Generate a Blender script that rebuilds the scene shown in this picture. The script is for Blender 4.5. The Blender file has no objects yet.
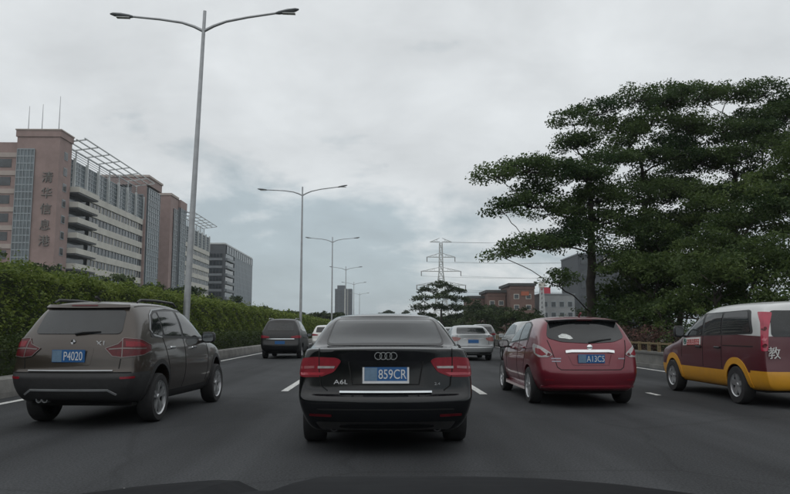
import bpy, bmesh, math, random
import numpy as np
from mathutils import Vector, Matrix
from mathutils.bvhtree import BVHTree

R = math.radians
rng = np.random.default_rng(7)
random.seed(7)
sc = bpy.context.scene
col = sc.collection

# ------------------------------------------------------------------ camera
CAM_H = 1.27
cam_d = bpy.data.cameras.new('dash_camera')
cam_d.sensor_width = 36.0
cam_d.lens = 36.0 * 715.0 / 790.0
cam_d.clip_start = 0.05
cam_d.clip_end = 6000
cam = bpy.data.objects.new('dash_camera', cam_d)
col.objects.link(cam)
cam.location = (0, 0, CAM_H)
cam.rotation_euler = (R(90 + 6.62), 0, R(-1.19))
sc.camera = cam

# ------------------------------------------------------------------ sky
SUN_EL, SUN_ROT = R(58), R(200)
world = bpy.data.worlds.new('World')
sc.world = world
world.use_nodes = True
nt = world.node_tree
nt.nodes.clear()

def N(tree, kind, **kw):
    n = tree.nodes.new(kind)
    for k, v in kw.items():
        if k == 'ins':
            for i, val in v.items():
                n.inputs[i].default_value = val
        else:
            setattr(n, k, v)
    return n

def math_node(tree, op, a, b=None, clamp=False):
    n = tree.nodes.new('ShaderNodeMath')
    n.operation = op
    n.use_clamp = clamp
    for i, v in enumerate((a, b)):
        if v is None:
            continue
        if isinstance(v, (int, float)):
            n.inputs[i].default_value = v
        else:
            tree.links.new(v, n.inputs[i])
    return n.outputs[0]

def ramp(tree, fac, stops):
    n = tree.nodes.new('ShaderNodeValToRGB')
    e = n.color_ramp.elements
    while len(e) < len(stops):
        e.new(0.5)
    for el, (p, c) in zip(e, stops):
        el.position = p
        el.color = (c, c, c, 1) if isinstance(c, (int, float)) else (*c, 1)
    tree.links.new(fac, n.inputs[0])
    return n.outputs[0]

def build_sky():
    L = nt.links.new
    sky = N(nt, 'ShaderNodeTexSky', sky_type='NISHITA', sun_disc=False,
            sun_elevation=SUN_EL, sun_rotation=SUN_ROT)
    sky.air_density = 1.0
    sky.dust_density = 2.0
    tc = N(nt, 'ShaderNodeTexCoord')
    sep = N(nt, 'ShaderNodeSeparateXYZ')
    L(tc.outputs['Generated'], sep.inputs[0])
    up = math_node(nt, 'MAXIMUM', sep.outputs['Z'], 0.0)
    zc = math_node(nt, 'ADD', up, 0.30)
    comb = N(nt, 'ShaderNodeCombineXYZ')
    L(math_node(nt, 'DIVIDE', sep.outputs['X'], zc), comb.inputs[0])
    L(math_node(nt, 'DIVIDE', sep.outputs['Y'], zc), comb.inputs[1])
    comb.inputs[2].default_value = 3.7
    big = N(nt, 'ShaderNodeTexNoise', ins={'Scale': 1.0, 'Detail': 7.0, 'Roughness': 0.55, 'Distortion': 0.15})
    fine = N(nt, 'ShaderNodeTexNoise', ins={'Scale': 3.2, 'Detail': 9.0, 'Roughness': 0.56, 'Distortion': 0.2})
    L(comb.outputs[0], big.inputs['Vector'])
    L(comb.outputs[0], fine.inputs['Vector'])
    # thick pale deck against thinner blue-grey deck
    mix = math_node(nt, 'ADD', math_node(nt, 'MULTIPLY', big.outputs[0], 0.62),
                    math_node(nt, 'MULTIPLY', fine.outputs[0], 0.38))
    lifted = math_node(nt, 'ADD', mix, math_node(nt, 'MULTIPLY', up, 0.52))
    thick = ramp(nt, lifted, [(0.51, 0.0), (0.60, 1.0)])
    shade = ramp(nt, fine.outputs[0], [(0.30, 0.86), (0.70, 1.09)])
    # overcast luminance: zenith about three times the horizon
    cie = math_node(nt, 'ADD', math_node(nt, 'MULTIPLY', up, 1.6), 5.0)
    lum = math_node(nt, 'MULTIPLY', cie, shade)
    grey = N(nt, 'ShaderNodeMix', data_type='RGBA')
    grey.inputs['A'].default_value = (0.62, 0.72, 0.765, 1)
    grey.inputs['B'].default_value = (0.955, 0.99, 1.0, 1)
    L(thick, grey.inputs['Factor'])
    cloud = N(nt, 'ShaderNodeMix', data_type='RGBA', blend_type='MULTIPLY')
    cloud.inputs['Factor'].default_value = 1.0
    L(grey.outputs['Result'], cloud.inputs['A'])
    cc = N(nt, 'ShaderNodeCombineColor')
    for i in range(3):
        L(lum, cc.inputs[i])
    L(cc.outputs[0], cloud.inputs['B'])
    out = N(nt, 'ShaderNodeMix', data_type='RGBA')
    out.inputs['Factor'].default_value = 0.93
    L(sky.outputs[0], out.inputs['A'])
    L(cloud.outputs['Result'], out.inputs['B'])
    bg = N(nt, 'ShaderNodeBackground', ins={'Strength': 0.143})
    L(out.outputs['Result'], bg.inputs[0])
    o = N(nt, 'ShaderNodeOutputWorld')
    L(bg.outputs[0], o.inputs[0])
build_sky()

sun_d = bpy.data.lights.new('sun', 'SUN')
sun_d.energy = 0.5
sun_d.angle = R(120)
sun_d.color = (1.0, 0.985, 0.965)
sun = bpy.data.objects.new('sun', sun_d)
col.objects.link(sun)
sun.rotation_euler = (R(90) - SUN_EL, 0, R(180) - SUN_ROT)

vs = sc.view_settings
vs.view_transform = 'Standard'
vs.look = 'None'
vs.exposure = 0.0
vs.gamma = 1.0
sc.cycles.use_denoising = True
sc.cycles.max_bounces = 6
sc.cycles.transparent_max_bounces = 6

# ------------------------------------------------------------------ materials
MATS = {}
def pm(name, c, rough=0.6, metal=0.0, coat=0.0, var=0.15, scale=6.0, bump=0.0, bscale=None,
       spec=0.5, c2=None, detail=5.0, flake=False):
    """Principled material with noise-varied colour, and bump if asked."""
    if name in MATS:
        return MATS[name]
    m = bpy.data.materials.new(name)
    m.use_nodes = True
    t = m.node_tree
    b = t.nodes['Principled BSDF']
    tc = N(t, 'ShaderNodeTexCoord')
    nz = N(t, 'ShaderNodeTexNoise', ins={'Scale': scale, 'Detail': detail, 'Roughness': 0.6})
    t.links.new(tc.outputs['Object'], nz.inputs['Vector'])
    lo = tuple(max(0, x * (1 - var)) for x in c)
    hi = c2 if c2 else tuple(min(1, x * (1 + var)) for x in c)
    t.links.new(ramp(t, nz.outputs[0], [(0.35, lo), (0.68, hi)]), b.inputs['Base Color'])
    b.inputs['Metallic'].default_value = metal
    b.inputs['Specular IOR Level'].default_value = spec
    rr = math_node(t, 'ADD', math_node(t, 'MULTIPLY', nz.outputs[0], rough * 0.3), rough * 0.85)
    t.links.new(rr, b.inputs['Roughness'])
    b.inputs['Coat Weight'].default_value = coat
    b.inputs['Coat Roughness'].default_value = 0.04
    if bump:
        n2 = N(t, 'ShaderNodeTexNoise', ins={'Scale': bscale or scale * 8, 'Detail': 4.0})
        t.links.new(tc.outputs['Object'], n2.inputs['Vector'])
        bp = N(t, 'ShaderNodeBump', ins={'Strength': bump, 'Distance': 0.02})
        t.links.new(n2.outputs[0], bp.inputs['Height'])
        t.links.new(bp.outputs[0], b.inputs['Normal'])
    MATS[name] = m
    return m

def asphalt_mat():
    m = bpy.data.materials.new('asphalt')
    m.use_nodes = True
    t = m.node_tree
    b = t.nodes['Principled BSDF']
    tc = N(t, 'ShaderNodeTexCoord')
    def noise(sx, sy, scale, detail):
        mp = N(t, 'ShaderNodeMapping')
        mp.inputs['Scale'].default_value = (sx, sy, 1)
        t.links.new(tc.outputs['Object'], mp.inputs['Vector'])
        n = N(t, 'ShaderNodeTexNoise', ins={'Scale': scale, 'Detail': detail, 'Roughness': 0.6})
        t.links.new(mp.outputs[0], n.inputs['Vector'])
        return n.outputs[0]
    patch = noise(1, 0.25, 0.5, 4)
    grain = noise(1, 1, 45, 6)
    track = noise(1.0, 0.02, 0.9, 2)
    a = ramp(t, patch, [(0.3, (0.031, 0.0325, 0.0345)), (0.7, (0.048, 0.050, 0.053))])
    g = ramp(t, grain, [(0.32, 0.55), (0.68, 1.45)])
    # polished wheel paths and oil-darkened lane middles
    sx_ = N(t, 'ShaderNodeSeparateXYZ'); t.links.new(tc.outputs['Object'], sx_.inputs[0])
    lane = math_node(t, 'ABSOLUTE', math_node(t, 'SUBTRACT', math_node(t, 'FLOORED_MODULO', math_node(t, 'ADD', sx_.outputs['X'], 102.0), 4.05), 2.4))
    wob2 = math_node(t, 'ADD', lane, math_node(t, 'MULTIPLY', math_node(t, 'SUBTRACT', patch, 0.5), 0.9))
    paths = ramp(t, math_node(t, 'DIVIDE', wob2, 2.1), [(0.0, 0.82), (0.18, 0.92), (0.38, 1.16), (0.58, 1.0), (0.8, 0.98)])
    k = ramp(t, track, [(0.35, 0.74), (0.65, 1.22)])
    m1 = N(t, 'ShaderNodeMix', data_type='RGBA', blend_type='MULTIPLY')
    m1.inputs['Factor'].default_value = 1
    t.links.new(a, m1.inputs['A']); t.links.new(g, m1.inputs['B'])
    m2 = N(t, 'ShaderNodeMix', data_type='RGBA', blend_type='MULTIPLY')
    m2.inputs['Factor'].default_value = 1
    t.links.new(m1.outputs['Result'], m2.inputs['A']); t.links.new(k, m2.inputs['B'])
    # hairline cracks and sealed joints
    vo = N(t, 'ShaderNodeTexVoronoi', feature='DISTANCE_TO_EDGE', ins={'Scale': 0.33})
    wob = N(t, 'ShaderNodeTexNoise', ins={'Scale': 1.3, 'Detail': 5.0})
    mxv = N(t, 'ShaderNodeMix', data_type='VECTOR')
    mxv.inputs['Factor'].default_value = 0.22
    t.links.new(tc.outputs['Object'], wob.inputs['Vector'])
    t.links.new(tc.outputs['Object'], mxv.inputs[4]); t.links.new(wob.outputs['Color'], mxv.inputs[5])
    t.links.new(mxv.outputs[1], vo.inputs['Vector'])
    cr = ramp(t, vo.outputs['Distance'], [(0.0, 0.45), (0.012, 1.0)])
    m3 = N(t, 'ShaderNodeMix', data_type='RGBA', blend_type='MULTIPLY')
    m3.inputs['Factor'].default_value = 0.35
    m4 = N(t, 'ShaderNodeMix', data_type='RGBA', blend_type='MULTIPLY')
    m4.inputs['Factor'].default_value = 1
    t.links.new(m2.outputs['Result'], m4.inputs['A']); t.links.new(paths, m4.inputs['B'])
    t.links.new(m4.outputs['Result'], m3.inputs['A']); t.links.new(cr, m3.inputs['B'])
    t.links.new(m3.outputs['Result'], b.inputs['Base Color'])
    rr = math_node(t, 'ADD', math_node(t, 'MULTIPLY', patch, -0.25), 0.95)
    t.links.new(rr, b.inputs['Roughness'])
    b.inputs['Specular IOR Level'].default_value = 0.16
    bp = N(t, 'ShaderNodeBump', ins={'Strength': 0.5, 'Distance': 0.01})
    t.links.new(grain, bp.inputs['Height'])
    t.links.new(bp.outputs[0], b.inputs['Normal'])
    return m

def worn_paint_mat():
    m = bpy.data.materials.new('road_paint')
    m.use_nodes = True
    t = m.node_tree
    b = t.nodes['Principled BSDF']
    tc = N(t, 'ShaderNodeTexCoord')
    n = N(t, 'ShaderNodeTexNoise', ins={'Scale': 9.0, 'Detail': 6.0, 'Roughness': 0.7})
    t.links.new(tc.outputs['Object'], n.inputs['Vector'])
    t.links.new(ramp(t, n.outputs[0], [(0.33, (0.12, 0.12, 0.12)), (0.47, (0.52, 0.52, 0.50)), (0.8, (0.62, 0.62, 0.60))]),
                b.inputs['Base Color'])
    b.inputs['Roughness'].default_value = 0.75
    return m

def leaf_mat(name, dark, light, trans=0.42):
    m = bpy.data.materials.new(name)
    m.use_nodes = True
    t = m.node_tree
    t.nodes.clear()
    at = N(t, 'ShaderNodeAttribute', attribute_name='tint')
    c = ramp(t, at.outputs['Fac'], [(0.0, dark), (1.0, light)])
    p = N(t, 'ShaderNodeBsdfPrincipled', ins={'Roughness': 0.6, 'Specular IOR Level': 0.22})
    t.links.new(c, p.inputs['Base Color'])
    tr = N(t, 'ShaderNodeBsdfTranslucent')
    t.links.new(c, tr.inputs[0])
    mx = N(t, 'ShaderNodeMixShader', ins={0: trans})
    t.links.new(p.outputs[0], mx.inputs[1]); t.links.new(tr.outputs[0], mx.inputs[2])
    o = N(t, 'ShaderNodeOutputMaterial')
    t.links.new(mx.outputs[0], o.inputs[0])
    return m

# ------------------------------------------------------------------ object helpers
def tag(o, label=None, cat=None, group=None, kind=None):
    if label: o['label'] = label
    if cat: o['category'] = cat
    if group: o['group'] = group
    if kind: o['kind'] = kind
    return o

def empty(name, loc=(0, 0, 0), rz=0.0):
    o = bpy.data.objects.new(name, None)
    o.location = loc
    o.rotation_euler = (0, 0, rz)
    o.empty_display_size = 0.2
    col.objects.link(o)
    return o

def link(name, me, mat=None, parent=None, loc=(0, 0, 0)):
    o = bpy.data.objects.new(name, me)
    if mat and not me.materials:
        me.materials.append(mat)
    o.location = loc
    if parent: o.parent = parent
    col.objects.link(o)
    return o

class MB:
    """collects verts and faces for one mesh"""
    def __init__(s):
        s.v, s.f = [], []
    def poly(s, pts):
        b = len(s.v); s.v += [tuple(p) for p in pts]; s.f.append(tuple(range(b, b + len(pts))))
    def box(s, x0, x1, y0, y1, z0, z1):
        b = len(s.v)
        s.v += [(x, y, z) for z in (z0, z1) for y in (y0, y1) for x in (x0, x1)]
        s.f += [tuple(b + i for i in q) for q in ((0, 2, 3, 1), (4, 5, 7, 6), (0, 1, 5, 4), (2, 6, 7, 3), (0, 4, 6, 2), (1, 3, 7, 5))]
        return s
    def bar(s, a, b, w, h=None):
        """rectangular bar from a to b"""
        a, b = Vector(a), Vector(b); d = (b - a)
        if d.length < 1e-6: return s
        d.normalize()
        up = Vector((0, 0, 1)) if abs(d.z) < 0.95 else Vector((0, 1, 0))
        r = d.cross(up).normalized(); u = r.cross(d)
        h = h or w
        i = len(s.v)
        for p in (a, b):
            for sx, sy in ((-1, -1), (1, -1), (1, 1), (-1, 1)):
                s.v.append(tuple(p + r * (sx * w / 2) + u * (sy * h / 2)))
        s.f += [(i, i + 3, i + 2, i + 1), (i + 4, i + 5, i + 6, i + 7)]
        s.f += [(i + k, i + (k + 1) % 4, i + 4 + (k + 1) % 4, i + 4 + k) for k in range(4)]
        return s
    def tube(s, path, radii, n=8, cap=True):
        P = [Vector(p) for p in path]
        i0 = len(s.v)
        ref = None
        for k, p in enumerate(P):
            d = (P[min(k + 1, len(P) - 1)] - P[max(k - 1, 0)])
            if d.length < 1e-9: d = Vector((0, 0, 1))
            d.normalize()
            if ref is None:
                ref = d.cross(Vector((0, 1, 0.01)) if abs(d.y) < 0.9 else Vector((1, 0, 0))).normalized()
            ref = (ref - d * ref.dot(d)).normalized()
            w = d.cross(ref)
            r = radii[k] if hasattr(radii, '__len__') else radii
            for q in range(n):
                a = 2 * math.pi * q / n
                s.v.append(tuple(p + ref * (r * math.cos(a)) + w * (r * math.sin(a))))
        for k in range(len(P) - 1):
            for q in range(n):
                a, b = i0 + k * n + q, i0 + k * n + (q + 1) % n
                s.f.append((a, b, b + n, a + n))
        if cap:
            s.f.append(tuple(i0 + q for q in reversed(range(n))))
            e = i0 + (len(P) - 1) * n
            s.f.append(tuple(e + q for q in range(n)))
        return s
    def lathe(s, prof, axis='x', n=32, center=(0, 0, 0), closed=False):
        """profile of (radius, along) revolved about axis"""
        i0 = len(s.v); cx, cy, cz = center
        for r, t in prof:
            for q in range(n):
                a = 2 * math.pi * q / n
                c, w = r * math.cos(a), r * math.sin(a)
                s.v.append({'x': (cx + t, cy + c, cz + w), 'y': (cx + c, cy + t, cz - w), 'z': (cx + c, cy + w, cz + t)}[axis])
        m = len(prof)
        for k in range(m if closed else m - 1):
            k2 = (k + 1) % m
            for q in range(n):
                q2 = (q + 1) % n
                s.f.append((i0 + k * n + q, i0 + k * n + q2, i0 + k2 * n + q2, i0 + k2 * n + q))
        return s
    def mesh(s, name='m', smooth=None):
        me = bpy.data.meshes.new(name)
        me.from_pydata(s.v, [], s.f)
        bm = bmesh.new(); bm.from_mesh(me)
        bmesh.ops.recalc_face_normals(bm, faces=bm.faces)
        bm.to_mesh(me); bm.free()
        if smooth is not None:
            me.polygons.foreach_set('use_smooth', [True] * len(me.polygons))
            me.set_sharp_from_angle(angle=R(smooth))
        return me
    def build(s, name, mat, parent=None, smooth=None, loc=(0, 0, 0)):
        return link(name, s.mesh(name, smooth), mat, parent, loc)

def part_box(name, mat, parent, *b):
    return MB().box(*b).build(name, mat, parent)

def copy_tree(o, parent=None):
    c = o.copy(); col.objects.link(c)
    c.parent = parent
    for ch in list(o.children):
        copy_tree(ch, c)
    return c

def text_mesh(body, size, extrude=0.0):
    cu = bpy.data.curves.new('lettering', 'FONT')
    cu.body = body
    cu.size = size
    cu.align_x = 'CENTER'; cu.align_y = 'CENTER'
    cu.extrude = extrude
    o = bpy.data.objects.new('lettering_tmp', cu)
    col.objects.link(o)
    dg = bpy.context.evaluated_depsgraph_get()
    me = bpy.data.meshes.new_from_object(o.evaluated_get(dg))
    bpy.data.objects.remove(o)
    xs = [v.co.x for v in me.vertices]; ys = [v.co.y for v in me.vertices]
    if xs:
        me.transform(Matrix.Translation((-(min(xs) + max(xs)) / 2, -(min(ys) + max(ys)) / 2, 0)))
    return me

FACE = {'rear': Matrix(((1, 0, 0), (0, 0, -1), (0, 1, 0))).to_4x4(),
        'left': Matrix(((0, 0, -1), (-1, 0, 0), (0, 1, 0))).to_4x4(),
        'right': Matrix(((0, 0, 1), (1, 0, 0), (0, 1, 0))).to_4x4()}

def lettering(name, body, size, mat, parent, loc, face='rear', sx=1.0, extrude=0.001):
    me = text_mesh(body, size, extrude)
    me.materials.clear()
    me.transform(Matrix.Translation(loc) @ FACE[face] @ Matrix.Diagonal((sx, 1, 1, 1)))
    return link(name, me, mat, parent)

# ------------------------------------------------------------------ common materials
ASPHALT = asphalt_mat()
PAINT = worn_paint_mat()
M_grass = pm('verge_ground', (0.045, 0.055, 0.025), 0.9, var=0.4, scale=0.4, bump=0.6, bscale=6)
M_soil = pm('planter_soil', (0.055, 0.045, 0.032), 0.95, var=0.4, scale=3, bump=0.6, bscale=20)
M_kerb = pm('kerb_concrete', (0.17, 0.165, 0.155), 0.85, var=0.3, scale=1.6, bump=0.3, bscale=30)
M_wallc = pm('stained_concrete', (0.15, 0.148, 0.138), 0.88, var=0.42, scale=0.9, bump=0.3, bscale=25)
M_galv = pm('galvanised_steel', (0.36, 0.37, 0.38), 0.5, metal=0.55, var=0.12, scale=3)
M_lampdark = pm('lamp_housing', (0.16, 0.17, 0.18), 0.5, metal=0.3)
M_fence = pm('faded_yellow_paint', (0.165, 0.125, 0.065), 0.8, var=0.3, scale=12)

# ------------------------------------------------------------------ ground, road
def sheet(name, mat, x0, x1, y0, y1, z, kind='structure', nx=1, ny=1):
    m = MB()
    for i in range(nx):
        for j in range(ny):
            a, b = x0 + (x1 - x0) * i / nx, x0 + (x1 - x0) * (i + 1) / nx
            c, d = y0 + (y1 - y0) * j / ny, y0 + (y1 - y0) * (j + 1) / ny
            m.poly([(a, c, z), (b, c, z), (b, d, z), (a, d, z)])
    return tag(m.build(name, mat), kind=kind)

sheet('ground', M_grass, -2500, 2500, -200, 5000, -0.03)
sheet('road', ASPHALT, -7.05, 9.32, -80, 424, 0.0)
sheet('opposite_road', ASPHALT, -28.0, -11.6, -80, 424, -0.008)

marks = empty('road_markings'); tag(marks, kind='structure')
def mark(name, x, y0, y1, w=0.15, skew=0.0):
    m = MB(); n = max(1, int((y1 - y0) / 6))
    for k in range(n):
        a, b = y0 + (y1 - y0) * k / n, y0 + (y1 - y0) * (k + 1) / n
        m.poly([(x - w / 2, a, 0.005), (x + w / 2, a, 0.005), (x + w / 2, b, 0.005), (x - w / 2, b, 0.005)])
    return m.build(name, PAINT, marks)
mark('edge_line', -6.55, -20, 400)
mark('edge_line', 8.75, -20, 400)
for k in range(-2, 24):
    mark('lane_dash', -1.99, 15.2 + 15 * k, 21.0 + 15 * k)
    mark('lane_dash', 2.06, 14.4 + 15 * k, 20.2 + 15 * k)
    mark('lane_dash', 5.45, 14.1 + 15 * k, 14.7 + 15 * k, 0.11)

# kerb and raised planter of the median on the left
k = MB()
for a in np.arange(-60, 300, 20.0):
    prof = [(-7.05, 0.0), (-7.05, 0.10), (-7.08, 0.34), (-7.12, 0.38), (-7.38, 0.38), (-7.38, 0.0)]
    for (p, q) in zip(prof[:-1], prof[1:]):
        k.poly([(p[0], a, p[1]), (p[0], a + 19.985, p[1]), (q[0], a + 19.985, q[1]), (q[0], a, q[1])])
    k.poly([(p[0], a, p[1]) for p in prof])
    k.poly([(p[0], a + 19.985, p[1]) for p in reversed(prof)])
tag(k.build('median_kerb', M_kerb), kind='structure')
sheet('median_soil', M_soil, -11.6, -7.38, -60, 300, 0.30)

# low retaining wall on the right with coping
w = MB()
for a in np.arange(-58, 290, 12.0):
    w.box(9.32, 9.60, a, a + 11.97, -0.02, 0.46)
    w.box(9.28, 9.64, a + 0.01, a + 11.96, 0.462, 0.53)
    w.box(9.18, 9.318, a, a + 11.97, -0.02, 0.12)
tag(w.build('retaining_wall', M_wallc), 'low grey concrete retaining wall along the right roadside under the yellow fence', 'wall')
sheet('right_bank', M_soil, 9.6, 60, -58, 290, 0.40)

fence = empty('roadside_fence', (9.46, 20, 0.53))
tag(fence, 'low faded yellow post and rail fence on the concrete wall by the shrubs', 'fence')
pm_ = MB().box(-0.045, 0.045, -0.045, 0.045, 0, 0.33).mesh('post')
for i in range(48):
    link('post', pm_, M_fence, fence, (0, i * 0.92 - 4, 0))
rl = MB().box(-0.03, 0.03, -0.44, 0.44, 0.25, 0.31).mesh('rail')
for i in range(47):
    if i % 9 != 5:
        link('rail', rl, M_fence, fence, (0, i * 0.92 - 4 + 0.46, 0))

# ------------------------------------------------------------------ street lamps
def street_lamp(y, x, label, H=16.0, lean=0.0, roll=0.0, arm=4.2):
    root = empty('street_lamp', (x, y, 0.30))
    root.rotation_euler = (0, lean, 0)
    tag(root, label, 'street lamp', 'twin arm street lamps along the median')
    m = MB()
    m.tube([(0, 0, 0), (0, 0, 1.2), (0, 0, H)], [0.17, 0.155, 0.075], 12)
    m.box(-0.24, 0.24, -0.24, 0.24, -0.02, 0.04)
    m.build('pole', M_galv, root, 40)
    for s in (-1, 1):
        c, sn = math.cos(roll), math.sin(roll)
        def P(dx, dz):
            return (s * dx * c - 0, 0, H - 0.95 + dz + s * dx * sn)
        a = MB()
        a.tube([P(0.03, 0), P(0.45, 0.22), P(1.0, 0.42), P(2.0, 0.60), P(arm - 0.9, 0.78)], [0.075, 0.07, 0.06, 0.055, 0.05], 8)
        a.build('arm', M_galv, root, 50)
        h = MB()
        e, t = Vector(P(arm - 1.05, 0.76)), Vector(P(arm, 0.92))
        d = (t - e)
        secs = [(0.0, 0.06, 0.05), (0.15, 0.12, 0.08), (0.5, 0.16, 0.10), (0.85, 0.14, 0.075), (1.0, 0.05, 0.03)]
        pts = []
        for f, wy, wz in secs:
            c0 = e + d * f
            pts.append([c0 + Vector((0, wy * math.cos(q), wz * math.sin(q))) for q in [2 * math.pi * j / 8 for j in range(8)]])
        for u in range(len(pts) - 1):
            for j in range(8):
                h.poly([pts[u][j], pts[u][(j + 1) % 8], pts[u + 1][(j + 1) % 8], pts[u + 1][j]])
        hd = h.build('lamp_head', M_lampdark, root)
        g = MB()
        g.box(min(e.x, t.x) + 0.3, max(e.x, t.x) - 0.15, -0.10, 0.10, e.z + d.z * 0.5 - 0.125, e.z + d.z * 0.5 - 0.09)
        g.build('diffuser', pm('lamp_diffuser', (0.55, 0.56, 0.55), 0.3), hd)
    return root
street_lamp(31.5, -8.5, 'tallest nearest twin arm street lamp rising from the median hedge', 15.5, R(1.6), R(3.6), 4.3)
street_lamp(77, -8.5, 'second nearest twin arm street lamp, above the black SUV', 16.5, 0, R(2.6), 4.9)
street_lamp(128, -8.6, 'third twin arm street lamp along the median', 17.6, 0, 0, 4.9)
street_lamp(181, -8.7, 'fourth twin arm street lamp, just right of the far grey tower', 17.0)
street_lamp(240, -8.8, 'fifth twin arm street lamp, small and far along the median', 17.0)
street_lamp(310, -8.9, 'farthest twin arm street lamp on the median', 17.0)

# ------------------------------------------------------------------ buildings
M_pink = pm('pink_brown_tiles', (0.285, 0.205, 0.19), 0.8, var=0.12, scale=0.5)
M_pinkband = pm('pale_pink_band', (0.40, 0.34, 0.31), 0.8, var=0.08, scale=0.5)
M_white = pm('weathered_white_panel', (0.52, 0.505, 0.46), 0.75, var=0.10, scale=0.35)
M_glassb = pm('curtain_glass', (0.10, 0.125, 0.14), 0.12, var=0.35, scale=0.35, spec=0.6)
M_glassd = pm('dark_window_glass', (0.035, 0.042, 0.048), 0.12, var=0.5, scale=0.6, spec=0.6)
M_mull = pm('grey_mullion', (0.27, 0.30, 0.32), 0.5, metal=0.3)
M_steelw = pm('pale_steel_frame', (0.50, 0.52, 0.52), 0.5, metal=0.1)
M_dkpanel = pm('charcoal_panel', (0.060, 0.066, 0.074), 0.5, var=0.2, scale=0.3)
M_grpanel = pm('blue_grey_panel', (0.17, 0.185, 0.20), 0.5, var=0.12, scale=0.3)

BX = -75.0   # facade plane facing the road

def glazing_grid(parent, name, plane, a0, a1, z0, z1, na, nz, at, mat=M_glassb, out=0.12):
    """glass sheet with its own mullions; plane 'x' (facing +x) or 'y' (facing -y)"""
    g, m = MB(), MB()
    if plane == 'x':
        g.box(at - 0.3, at, a0, a1, z0, z1)
        for i in range(na + 1):
            y = a0 + (a1 - a0) * i / na; m.box(at + 0.002, at + out, y - 0.07, y + 0.07, z0, z1)
        for j in range(nz + 1):
            z = z0 + (z1 - z0) * j / nz; m.box(at + 0.004, at + out * 0.8, a0, a1, z - 0.12, z + 0.12)
    else:
        g.box(a0, a1, at, at + 0.3, z0, z1)
        for i in range(na + 1):
            x = a0 + (a1 - a0) * i / na; m.box(x - 0.07, x + 0.07, at - out, at - 0.002, z0, z1)
        for j in range(nz + 1):
            z = z0 + (z1 - z0) * j / nz; m.box(a0, a1, at - out * 0.8, at - 0.004, z - 0.12, z + 0.12)
    o = g.build(name, mat, parent)
    tag(m.build('mullions', M_mull, o), kind='stuff')
    return o

def office_wing(root, y0, yb, y1, ztop, zb, F, nb, balcony=True, fins=7):
    """banded wing: white spandrels, window strips, glazed attic with fins and canopy frame"""
    depth = 26
    part_box('wing_core', M_dkpanel, root, BX - depth, BX - 0.9, y0, y1, 0, ztop)
    for j in range(nb):
        z = zb - j * F
        part_box('white_band', M_white, root, BX - 0.9, BX, yb, y1, z - 1.75, z)
        s = part_box('window_strip', M_glassd, root, BX - 0.88, BX - 0.35, yb, y1, z - F, z - 1.752)
        mm = MB(); n = int((y1 - yb) / 2.4)
        for i in range(n + 1):
            y = yb + (y1 - yb) * i / n
            wd = 0.55 if (i + j) % 3 == 0 else 0.16
            mm.box(BX - 0.348, BX - 0.22, y - wd / 2, y + wd / 2, z - F, z - 1.754)
        tag(mm.build('window_posts', M_mull if j % 2 else M_white, s), kind='stuff')
        if balcony:
            part_box('balcony_slab', M_white, root, BX - 0.7, BX + 2.1, y0 + 0.2, yb - 0.1, z - 1.55, z - 0.25)
            part_box('balcony_floor', M_dkpanel, root, BX - 0.6, BX + 1.9, y0 + 0.3, yb - 0.2, z - 1.9, z - 1.552)
            b = part_box('balcony_window', M_glassd, root, BX - 0.9, BX - 0.75, y0 + 0.3, yb - 0.2, z - F, z - 1.95)
    # lower storeys behind the trees
    part_box('lower_storeys', M_white, root, BX - 0.9, BX - 0.4, y0, y1, 0, zb - nb * F)
    # attic glazing with vertical fins
    at = glazing_grid(root, 'attic_glazing', 'x', y0 + 1.0, y1, zb + 0.01, ztop, int((y1 - y0) / 1.6), 6, BX - 0.5, M_glassb, 0.1)
    for i in range(fins + 1):
        y = y0 + 2.0 + (y1 - y0 - 2.6) * i / fins
        part_box('facade_fin', M_steelw, root, BX - 0.35, BX + 0.25, y - 0.22, y + 0.22, zb + 0.012, ztop + 0.6)
    # projecting canopy frame on the roof
    for i in range(fins + 1):
        y = y0 + 0.6 + (y1 - y0 - 1.2) * i / fins
        m = MB()
        m.bar((BX - 2.5, y, ztop), (BX - 2.5, y, ztop + 4.1), 0.28)
        m.bar((BX - 3.4, y, ztop + 4.05), (BX + 3.0, y, ztop + 4.9), 0.26)
        m.build('canopy_rib', M_steelw, root)
    for xx, zz in ((-3.2, 4.25), (-1.2, 4.5), (0.9, 4.8), (2.9, 5.1)):
        MB().bar((BX + xx, y0, ztop + zz), (BX + xx, y1, ztop + zz), 0.24).build('canopy_rail', M_steelw, root)
    hz = MB()
    for j in range(6):
        hz.box(BX - 2.45, BX - 2.35, y0 + 0.6, y1 - 0.6, ztop + 0.5 + j * 0.6, ztop + 0.62 + j * 0.6)
    hz.build('canopy_louvres', M_mull, root)

def pink_tower(root, x0, y0, y1, ztop, glaze=True, banded=False):
    x1 = BX
    part_box('tower_wall', M_pink, root, x0, x1, y0, y1, 0, ztop)
    part_box('parapet', M_pink, root, x0 - 0.25, x1 + 0.25, y0 - 0.25, y1 + 0.25, ztop + 0.003, ztop + 1.5)
    part_box('parapet_cap', M_pinkband, root, x0 - 0.4, x1 + 0.4, y0 - 0.4, y1 + 0.4, ztop + 1.505, ztop + 1.8)

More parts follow.
